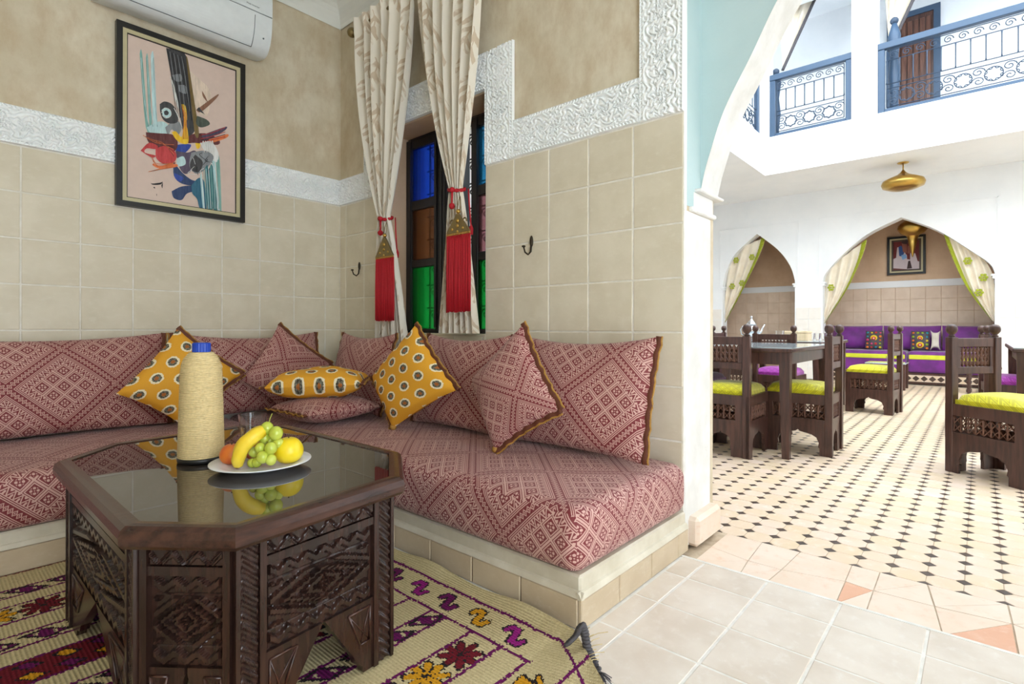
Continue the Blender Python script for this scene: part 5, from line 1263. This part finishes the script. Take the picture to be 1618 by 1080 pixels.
# ---------------------------------------------------------------- painting
YP = YA - 0.006
def painting():
    pa, pb = on_y(181, 326, YP), on_y(384, 105, YP); x0, x1 = pa.x, pb.x; z0, z1 = 1.474, 2.414
    t = thing('abstract_painting', 'black framed abstract painting of colourful brush strokes on a pink ground', 'painting', ((x0 + x1) / 2, YP, z0), world=True)
    def fr(nm, q, w, d, mat):
        m = MB(); a0, a1, b0, b1 = x0 + q, x1 - q, z0 + q, z1 - q
        m.box(a0, a1, YP - d, YP, b0, b0 + w); m.box(a0, a1, YP - d, YP, b1 - w, b1); m.box(a0, a0 + w, YP - d, YP, b0 + w, b1 - w); m.box(a1 - w, a1, YP - d, YP, b0 + w, b1 - w); obj(nm, m, mat, t)
    fr('frame', 0, 0.026, 0.035, 'black'); fr('frame_liner', 0.026, 0.02, 0.026, 'cream_lacquer'); fr('inner_edge', 0.046, 0.004, 0.022, 'black')
    obj('canvas', MB().box(x0 + 0.048, x1 - 0.048, YP - 0.016, YP, z0 + 0.048, z1 - 0.048), 'canvas_pink', t)
    Q = lambda a, b, d: on_y(180 + a / 3.2714, 30 + b / 3.2714, YP - 0.0165 - d)
    strokes = [('st_beige', [(300, 190), (430, 300), (500, 380), (480, 500), (420, 470), (340, 430)]), ('st_white', [(290, 290), (330, 380), (340, 470), (310, 400)]),
        ('st_teal', [(133, 180), (146, 180), (175, 520), (200, 560), (165, 560)]), ('st_teal', [(165, 200), (176, 200), (195, 530), (183, 545)]), ('st_pale', [(190, 190), (206, 190), (225, 540), (240, 570), (205, 570)]),
        ('st_pale', [(170, 560), (230, 530), (275, 540), (290, 590), (240, 605), (190, 590)]), ('st_grey', [(265, 560), (320, 520), (350, 560), (330, 600), (300, 570), (280, 600)]),
        ('st_dark', [(237, 440), (262, 426), (300, 440), (325, 480), (330, 530), (290, 540), (255, 520), (240, 480)]), ('st_pale', [(246, 470), (265, 458), (290, 470), (296, 495), (280, 512), (255, 500)]), ('st_dark', [(258, 478), (272, 472), (284, 484), (276, 497), (262, 494)]),
        ('st_maroon', [(165, 585), (230, 590), (310, 600), (330, 650), (300, 690), (215, 670), (175, 630)]), ('st_red', [(138, 680), (180, 640), (225, 655), (215, 672), (170, 668), (160, 690), (215, 705), (195, 715)]), ('st_red', [(215, 670), (270, 655), (320, 690), (315, 735), (260, 748), (220, 720)]),
        ('st_orange', [(180, 790), (310, 750), (320, 765), (190, 785)]), ('st_orange', [(205, 745), (240, 760), (310, 738), (312, 750), (240, 772), (200, 755)]),
        ('st_maroon', [(370, 600), (470, 590), (540, 620), (535, 650), (420, 640), (380, 640)]), ('st_dusk', [(455, 600), (580, 556), (560, 585), (470, 620)]), ('st_orange', [(490, 620), (585, 595), (580, 615), (500, 640)]),
        ('st_dark', [(270, 150), (318, 160), (370, 185), (385, 290), (405, 420), (420, 560), (395, 600), (360, 590), (330, 420), (298, 300)]), ('st_grey', [(300, 290), (345, 285), (350, 320), (318, 320)]), ('st_grey', [(335, 340), (370, 345), (378, 385), (340, 375)]),
        ('st_olive', [(372, 190), (384, 220), (415, 420), (440, 590), (420, 600), (400, 440)]), ('st_brown', [(455, 370), (470, 395), (485, 430), (460, 400)]), ('st_brown', [(425, 470), (535, 390), (525, 415), (450, 480)]), ('st_dark', [(440, 455), (475, 500), (465, 490), (430, 470)]), ('st_green', [(430, 500), (480, 520), (495, 545), (450, 560), (425, 540)]),
        ('st_yellow', [(300, 585), (320, 580), (350, 610), (360, 560), (378, 560), (384, 640), (345, 640), (315, 615)]), ('st_yellow', [(350, 440), (370, 450), (378, 520), (362, 510)]), ('st_yellow', [(415, 590), (435, 585), (447, 655), (430, 670), (420, 640)]),
        ('st_blue', [(315, 650), (398, 648), (370, 690), (330, 700)]), ('st_dusk', [(318, 680), (380, 690), (420, 680), (440, 730), (380, 800), (340, 770)]), ('st_white', [(445, 640), (500, 630), (540, 690), (530, 740), (480, 700)]), ('st_grey', [(400, 690), (470, 680), (515, 710), (490, 760), (430, 800), (390, 760)]), ('st_dark', [(420, 700), (460, 740), (440, 790), (400, 780), (395, 740)]), ('st_pale', [(325, 720), (360, 710), (370, 750), (330, 760)]),
        ('st_navy', [(308, 735), (350, 790), (400, 830), (440, 840), (420, 860), (350, 850), (310, 810)]), ('st_navy', [(298, 890), (350, 865), (420, 862), (440, 885), (380, 900), (350, 935), (310, 925)]), ('st_blue', [(312, 795), (360, 820), (340, 840), (315, 820)]),
        ('st_petrol', [(400, 860), (440, 820), (470, 850), (480, 985), (445, 980), (430, 930), (405, 900)]), ('st_tealdark', [(470, 770), (490, 770), (510, 985), (485, 985)]), ('st_pale', [(445, 810), (455, 800), (470, 980), (460, 980)]), ('st_tealdark', [(490, 780), (510, 760), (535, 985), (515, 985)]), ('st_pale', [(505, 740), (520, 730), (545, 985), (537, 985)]), ('st_teal', [(525, 720), (545, 715), (556, 985), (548, 985)]),
        ('ink', [(190, 845), (200, 850), (240, 845), (253, 840), (240, 855), (200, 856)]), ('ink', [(245, 860), (253, 845), (250, 875)]), ('ink', [(203, 870), (210, 867), (213, 876)]), ('ink', [(219, 905), (222, 904), (222, 915)])]
    def hair(mat, pts, r=0.0012):
        obj('brush_stroke', MB().tube([Q(a, b, 0.0052) for a, b in smooth_curve([(float(a), float(b)) for a, b in pts], 5)], r, 5, flat=0.5, upv=(0, 1, 0)), mat, t)
    rr6 = random.Random(5)
    for i in range(9): x_ = 285 + 10 * i; hair('st_grey' if i % 2 else 'ink', [(x_ - 6, 165 + 4 * i), (x_ + 10, 280), (x_ + 38, 470 + rr6.uniform(-40, 60))], 0.0014)
    for i in range(8): hair(('st_white', 'st_teal', 'st_pale')[i % 3], [(452 + 12 * i, 790 - 9 * i), (460 + 12 * i, 880), (468 + 11 * i, 980)], 0.0016)
    for i in range(10):
        a, b = rr6.uniform(400, 500), rr6.uniform(690, 780); hair('ink' if i % 2 else 'st_white', [(a, b), (a + rr6.uniform(-25, 25), b + rr6.uniform(5, 25)), (a + rr6.uniform(-20, 30), b + rr6.uniform(25, 50))], 0.0013)
    for i in range(5): hair('st_white', [(455 + 12 * i, 665 - 4 * i), (462 + 12 * i, 630), (468 + 12 * i, 690)], 0.0022)
    for i in range(6): hair('st_maroon' if i % 2 else 'st_orange', [(150 + 12 * i, 600 + 6 * i), (220 + 8 * i, 640), (310, 650 + 12 * i)], 0.0014)
    for i in range(4): hair('st_orange', [(195 + 6 * i, 700 + 14 * i), (215 + 6 * i, 745 + 6 * i), (318, 742 + 7 * i)], 0.001)
    for i in range(5): hair('st_dusk' if i % 2 else 'st_red', [(450, 598 + 10 * i), (500, 590 + 9 * i), (575, 560 + 12 * i)], 0.0018)
    for i in range(5): hair('st_yellow' if i % 2 else 'st_orange', [(352 + 5 * i, 450 + 8 * i), (362 + 3 * i, 520), (358 + 5 * i, 620)], 0.0015)
    for i in range(3): hair('st_pale', [(140 + 32 * i, 200), (155 + 28 * i, 400), (180 + 22 * i, 555)], 0.0016)
    hair('st_white', [(246, 486), (262, 460), (290, 470), (294, 500), (268, 512), (248, 494)], 0.0014); hair('st_white', [(310, 460), (330, 500), (352, 560)], 0.0022); hair('st_white', [(292, 300), (312, 360), (322, 420)], 0.003)
    for k, (mat, pts) in enumerate(strokes):
        P = [tuple(Q(a, b, 0.0003 * (k % 14) + 0.0002)) for a, b in smooth_curve([(float(a), float(b)) for a, b in pts + pts[:1]], 4)[:-1]]
        m = MB().add(P, [tuple(range(len(P)))]); obj('brush_stroke', m, mat, t)
for nm, c in dict(st_beige=(208, 190, 172), st_white=(226, 226, 222), st_teal=(120, 168, 160), st_pale=(176, 204, 206), st_grey=(128, 132, 136), st_dark=(46, 46, 50), st_maroon=(86, 26, 30), st_red=(178, 44, 48), st_orange=(222, 116, 62), st_dusk=(78, 66, 88), st_olive=(104, 84, 36), st_brown=(128, 88, 66), st_green=(62, 72, 62), st_yellow=(232, 182, 22), st_blue=(26, 60, 148), st_navy=(24, 52, 96), st_petrol=(26, 92, 118), st_tealdark=(52, 112, 118)).items():
    q = B(nm); s_ = srgb(*c); w = q.coord('Object'); q.color(q.mix(q.noise(w, 30, 4, 0.7, (3, 1, 0.4)).step(0.3, 0.75) * 0.7, s_, tuple(min(1, v * 1.5 + 0.05) for v in s_))).set(rough=0.5); MAT[nm] = q.m
painting()

# ---------------------------------------------------------------- air conditioner
def aircon():
    x0, x1 = 0.60, 1.408; yb = YA - 0.002
    t = thing('air_conditioner', 'white split air conditioner mounted above the painting', 'air conditioner', ((x0 + x1) / 2, yb, 2.47), world=True)
    pr = [(0.0, 2.475), (0.10, 2.452), (0.155, 2.462), (0.19, 2.50), (0.212, 2.56), (0.222, 2.66), (0.222, 2.78), (0.20, 2.80), (0.0, 2.80)]
    pr = smooth_curve(pr[:7], 4) + pr[7:]
    obj('housing', MB().prism([(a, b) for a, b in pr], lambda a, b, d: (d, yb - a, b), x0, x1 - 0.010), 'ac_white', t)
    obj('end_cap', MB().prism([(a * 0.985, 2.47 + (b - 2.47) * 0.985 + 0.002) for a, b in pr], lambda a, b, d: (d, yb - a, b), x1 - 0.010, x1), 'ac_white', t)
    obj('front_panel', MB().prism([(0.2245, 2.655), (0.2265, 2.67), (0.2265, 2.78), (0.222, 2.79), (0.21, 2.79), (0.21, 2.655)], lambda a, b, d: (d, yb - a, b), x0 + 0.01, x1 - 0.004), 'ac_white', t)
    fl_ = [(a + 0.0018, b - 0.0005) for a, b in pr if 0.155 < a and b < 2.648]
    m = MB(); P = [(x1 - 0.10, yb - a, b) for a, b in fl_]; m.tube(P, 0.0016, 5); m.tube([(x0, yb - fl_[0][0], fl_[0][1]), (x1 - 0.10, yb - fl_[0][0], fl_[0][1])], 0.0022, 5); m.tube([(x0, yb - 0.2225, 2.652), (x1 - 0.004, yb - 0.2225, 2.652)], 0.0016, 5)
    obj('louvre_joint', m, 'ac_line', t)
    cu = bpy.data.curves.new('lettering', 'FONT'); cu.body = 'Multi Inverter'; cu.size = 0.013; cu.extrude = 0.0003
    tmp = bpy.data.objects.new('lettering_curve', cu); C.objects.link(tmp); dg_ = bpy.context.evaluated_depsgraph_get(); me = bpy.data.meshes.new_from_object(tmp.evaluated_get(dg_)); bpy.data.objects.remove(tmp)
    me.materials.clear(); me.materials.append(MAT['ac_line']); o = link('lettering', me, t); o.rotation_euler = (PI / 2, 0, 0); o.location = (x1 - 0.15 - t.location.x, yb - 0.2272 - t.location.y, 2.675 - t.location.z)
    obj('indicator', MB().ball((x1 - 0.045, yb - 0.203, 2.525), 0.005, 8, 6), 'ac_line', t)
aircon()

# ---------------------------------------------------------------- window, grille
XW = 2.15
win = struct('window_1', MB().box(XW + 0.02, XW + 0.08, WY0, WY0 + 0.03, WZ0, WZ1).box(XW + 0.02, XW + 0.08, WY1 - 0.03, WY1, WZ0, WZ1).box(XW + 0.02, XW + 0.08, WY0, WY1, WZ1 - 0.03, WZ1).box(XW + 0.02, XW + 0.08, WY0, WY1, WZ0, WZ0 + 0.03), 'black_wood', 'black wooden window with coloured panes')
obj('window_reveal', MB().box(XB + 0.012, XW + 0.1, WY1 - 0.008, WY1, WZ0, WZ1).box(XB + 0.012, XW + 0.1, WY0, WY0 + 0.004, WZ0, WZ1).box(XB + 0.012, XW + 0.1, WY0, WY1, WZ1 - 0.006, WZ1), 'niche_plaster', win)
obj('window_sill', MB().box(XB - 0.004, XW + 0.02, WY0, WY1, WZ0 - 0.004, WZ0 + 0.008, 0.003), 'wall_tile', win)
def leaf(y0, y1, panes, x=XW, swing=0):
    """one shutter leaf: four frame bars and three panes"""
    z0, z1 = WZ0 + 0.02, WZ1 - 0.02; w = 0.055
    m = MB(); m.box(x, x + 0.04, y0, y0 + w, z0, z1, 0.005); m.box(x, x + 0.04, y1 - w, y1, z0, z1, 0.005)
    zs = [z0, 0.845, 1.235, 1.285, 1.605, 1.665, 2.0, z1]
    for k in (0, 2, 4, 6): m.box(x + 0.002, x + 0.038, y0 + w, y1 - w, zs[k], zs[k + 1], 0.004)
    m.box(x - 0.008, x, y0 + w - 0.02, y0 + w, z0 + 0.02, z1 - 0.02); m.box(x - 0.008, x, y1 - w, y1 - w + 0.02, z0 + 0.02, z1 - 0.02)
    o = obj('shutter_leaf', m, 'black_wood', win)
    for k, mat in zip((1, 3, 5), panes):
        obj('pane', MB().box(x + 0.016, x + 0.021, y0 + w, y1 - w, zs[k], zs[k + 1]), mat, o)
    return o
leaf(2.475, WY1 - 0.01, ('green_pane', 'amber_pane', 'blue_pane')); leaf(WY0 + 0.005, 2.215, ('green_pane', 'rose_pane', 'sky_pane'))
for k, (y, d) in enumerate(((2.455, 0.16), (2.425, 0.16), (2.395, 0.16))):
    obj('folded_leaf', MB().box(XW, XW + d, y - 0.012, y + 0.012, WZ0 + 0.02, WZ1 - 0.02, 0.005), 'black_wood', win)
gx2 = XW + 0.19; m = MB()
for y in np.linspace(1.95, 2.8, 8): m.tube([(gx2, y, WZ0), (gx2, y, WZ1)], 0.006, 6)
for z in np.linspace(WZ0 + 0.02, WZ1 - 0.02, 9): m.tube([(gx2, WY0, z), (gx2, WY1, z)], 0.005, 6)
obj('grille_bars', m, 'black_wood', win)
for i in range(7):
    for j in range(8):
        y = 1.95 + 0.85 / 7 * (i + 0.5); z = WZ0 + 0.02 + (WZ1 - WZ0 - 0.04) / 8 * (j + 0.5); m = MB()
        for sg in (-1, 1): m.tube([(gx2, y + sg * 0.027 + 0.03 * (1 - k / 16) * math.cos(k * 0.6) * sg, z + sg * 0.03 + 0.036 * (1 - k / 16) * math.sin(k * 0.6)) for k in range(15)], 0.004, 5)
        obj('grille_scroll', m, 'black_wood', win)

# ---------------------------------------------------------------- window curtains
XC = 1.875
rod = thing('curtain_rod', 'brass curtain rod with ball finial above the window', 'curtain rod', (XC, 2.4, 2.735), world=True)
obj('rod', MB().tube([(XC, 3.0, 2.735), (XC, 1.78, 2.735)], 0.011, 12), 'old_brass', rod)
for y in (3.02, 1.75): obj('ball_finial', MB().ball((XC, y, 2.735), 0.031, 16, 10), 'old_brass', rod)
for y in (2.93, 1.86): obj('bracket', MB().tube([(XC, y, 2.735), (XC + 0.05, y, 2.72), (XB + 0.006, y, 2.72)], 0.008, 8), 'old_brass', rod)
def curtain(label, top_, tie, bot, zt, ztie, zb, seed, folds=6):
    t = thing('window_curtain', label, 'curtain', (XC, tie, zb), world=True, group='cream leaf patterned window curtains')
    r_ = random.Random(seed); ph = [r_.uniform(0, 6) for _ in range(4)]
    wt = top_[0] - top_[1]; wtie = 0.085; wb = bot[0] - bot[1]
    def f(u, v):
        z = zt + (zb - zt) * v; vt = (zt - ztie) / (zt - zb)
        if v < vt:
            k = v / vt; q = k ** 1.7; a = top_[0] + (tie + wtie / 2 - top_[0]) * q; b = top_[1] + (tie - wtie / 2 - top_[1]) * q; amp = 0.022 + 0.012 * k * (1 - k) * 4 - 0.008 * k
        else:
            k = (v - vt) / (1 - vt); q = k ** 0.75; a = tie + wtie / 2 + (bot[0] - tie - wtie / 2) * q; b = tie - wtie / 2 + (bot[1] - tie + wtie / 2) * q; amp = 0.014 + 0.016 * k
        uu = u + 0.018 * math.sin(v * 5 + ph[0]) * math.sin(PI * u)
        s_ = 2 * PI * folds * uu + ph[1] + 0.7 * math.sin(v * 3 + ph[2])
        pl = math.sin(s_) + 0.35 * math.sin(2 * s_ + 1) + 0.3 * math.sin(0.5 * s_ + ph[3])
        head = min(1, v / 0.045); amp *= 0.45 + 0.55 * head
        return (XC - 0.004 + 0.035 * max(0.0, (v - vt) / (1 - vt)) + amp * pl - 0.03 * max(0, 1 - v / 0.05), a + (b - a) * u + amp * 0.25 * math.cos(s_), z)
    L_ = zt - zb
    obj('drape', MB().grid(f, 150, 90, True, lambda u, v: (u * 1.1 + seed * 0.37, -v * L_)), 'curtain_fabric', t)
    return t
curtain('cream leaf patterned curtain gathered beside the room corner', (2.935, 2.375), 2.655, (2.765, 2.455), 2.775, 1.50, 0.665, 1)
curtain('cream leaf patterned curtain gathered in front of the window grille', (2.345, 1.832), 2.035, (2.175, 1.905), 2.775, 1.565, 0.822, 2)
def tieback(label, y, z):
    t = thing('curtain_tieback', label, 'tieback', (XC, y, z), group='red cord tiebacks', world=True)
    P = [(XC + 0.036 * math.cos(a), y + 0.05 * math.sin(a), z + 0.012 * math.cos(a) + 0.01 * math.sin(a)) for a in [2 * PI * k / 28 for k in range(28)]]
    m = MB()
    for ph in (0, PI): m.tube([Vector(p) + Vector((0, 0, 0.0045 * math.sin(k * 1.2 + ph))) for k, p in enumerate(P)], 0.006, 7, True)
    obj('cord_loop', m, 'red_yarn', t)
    m = MB().ball((XC - 0.042, y - 0.012, z - 0.012), 0.014, 10, 8); m.tube([(XC - 0.042, y - 0.012, z - 0.015), (XC - 0.044, y - 0.012, z - 0.085)], [0.006, 0.005], 7); obj('cord_drop', m, 'red_yarn', t)
    obj('cord_bead', MB().ball((XC - 0.044, y - 0.012, z - 0.095), 0.016, 12, 8), 'red_yarn', t)
    m = MB().tube([(XC + 0.03, y - 0.055, z), (XC + 0.02, y - 0.075, z - 0.10), (XC + 0.02, y - 0.085, z - 0.20)], 0.004, 6); m.lathe([(0.004, 0.0), (0.012, -0.02), (0.010, -0.05)], (XC + 0.02, y - 0.086, z - 0.19), 10); obj('loose_end', m, 'red_yarn', t)
tieback('red cord tieback on the curtain beside the room corner', 2.655, 1.50); tieback('red cord tieback on the curtain in front of the window grille', 2.035, 1.565)
def tassel(label, y0, y1, ztop, zb, zf, fancy):
    """triangular brass plate with a curtain of red threads"""
    x = XC - 0.072; y = (y0 + y1) / 2; hw_ = (y1 - y0) / 2
    t = thing('tassel_pendant', label, 'tassel', (x, y, zf), world=True, group='brass and red thread tassels')
    F3 = lambda a, b, d: (x - d, y + a, b)
    tri_ = [(-hw_, zb), (hw_, zb), (hw_ * 0.86, zb + 0.015), (hw_ * 0.28, ztop - 0.02), (hw_ * 0.1, ztop), (-hw_ * 0.1, ztop), (-hw_ * 0.28, ztop - 0.02), (-hw_ * 0.86, zb + 0.015)]
    pl_ = obj('brass_plate', MB().prism(tri_[::-1], F3, -0.004, 0.006), 'old_brass', t)
    for a, b, r_ in ((0, 0.62, 0.011), (0, 0.35, 0.009), (-0.45, 0.2, 0.007), (0.45, 0.2, 0.007), (0, 0.05, 0.007)): obj('boss', MB().ball((x - 0.006, y + a * hw_, zb + b * (ztop - zb)), r_, 10, 7, (0.7, 1, 1)), 'brass', pl_)
    obj('boss', MB().ball((x, y, ztop + 0.012), 0.012, 10, 7), 'brass', pl_)
    if fancy:
        for sg in (-1, 1): obj('scroll_wing', MB().tube([F3(sg * (hw_ * 0.55 + 0.014 * math.cos(k * 0.5)), zb + 0.05 + 0.018 * math.sin(k * 0.5), 0) for k in range(10)], 0.004, 6), 'old_brass', pl_)
    m = MB(); m.tube([F3(-0.012, ztop + 0.02, 0), F3(-0.006, ztop + 0.07, -0.01), F3(0.0, ztop + 0.09, -0.012), F3(0.008, ztop + 0.07, -0.01), F3(0.012, ztop + 0.02, 0)], 0.0022, 6); obj('hanging_chain', m, 'old_brass', pl_)
    m = MB()
    for k in range(14): m.ball(F3(-hw_ + 2 * hw_ * (k + 0.5) / 14, zb - 0.006, 0.001), 0.0068, 8, 6)
    obj('gold_beads', m, 'gold_yarn', t)
    m = MB(); n = 30; r_ = random.Random(int(y * 100))
    for k in range(n):
        a = -hw_ * 0.97 + 2 * hw_ * 0.97 * k / (n - 1); e = r_.uniform(-0.004, 0.004); sp = 1.04
        m.tube([F3(a, zb - 0.010, 0.0), F3(a, zb - 0.05, r_.uniform(-0.002, 0.002)), F3(a * 1.02 + r_.uniform(-.001, .001), (zb + zf) / 2, r_.uniform(-0.003, 0.003)), F3(a * sp + r_.uniform(-.002, .002), zf + e, r_.uniform(-0.002, 0.003))], 0.0042, 5)
    obj('red_threads', m, 'red_yarn', t)
    bk_ = MB().box(x + 0.001, x + 0.006, y - hw_ * 0.96, y + hw_ * 0.96, zf + 0.006, zb - 0.012); obj('thread_core', bk_, 'red_yarn', t)
tassel('brass triangle tassel with red threads on the curtain beside the room corner', 2.475, 2.645, 1.365, 1.258, 0.89, False)
tassel('larger brass triangle tassel with red threads in front of the window grille', 1.86, 2.03, 1.415, 1.322, 0.93, True)
def hook(label, y, z):
    t = thing('wall_hook', label, 'hook', (XB - 0.004, y, z), world=True, group='small iron wall hooks')
    x = XB - 0.004
    m = MB().ball((x - 0.002, y, z + 0.02), 0.028, 12, 9, (0.28, 0.36, 1.0)); obj('back_plate', m, 'dark_iron', t)
    obj('hook_arm', MB().tube([(x - 0.004, y, z), (x - 0.008, y, z - 0.03), (x - 0.022, y + 0.004, z - 0.045), (x - 0.04, y + 0.008, z - 0.035), (x - 0.048, y + 0.01, z - 0.012)], [0.005, 0.0045, 0.004, 0.004, 0.0035], 8), 'dark_iron', t)
    obj('hook_tip', MB().ball((x - 0.048, y + 0.01, z - 0.008), 0.010, 10, 7, (1, 1, 0.55)), 'dark_iron', t)
h1 = on_x(841, 383, XB); hook('small dark iron wall hook between the window and the arch pier', h1.y, h1.z - 0.015)
h2 = on_x(569, 424, XB); hook('small dark iron wall hook between the room corner and the curtain', h2.y, h2.z - 0.005)
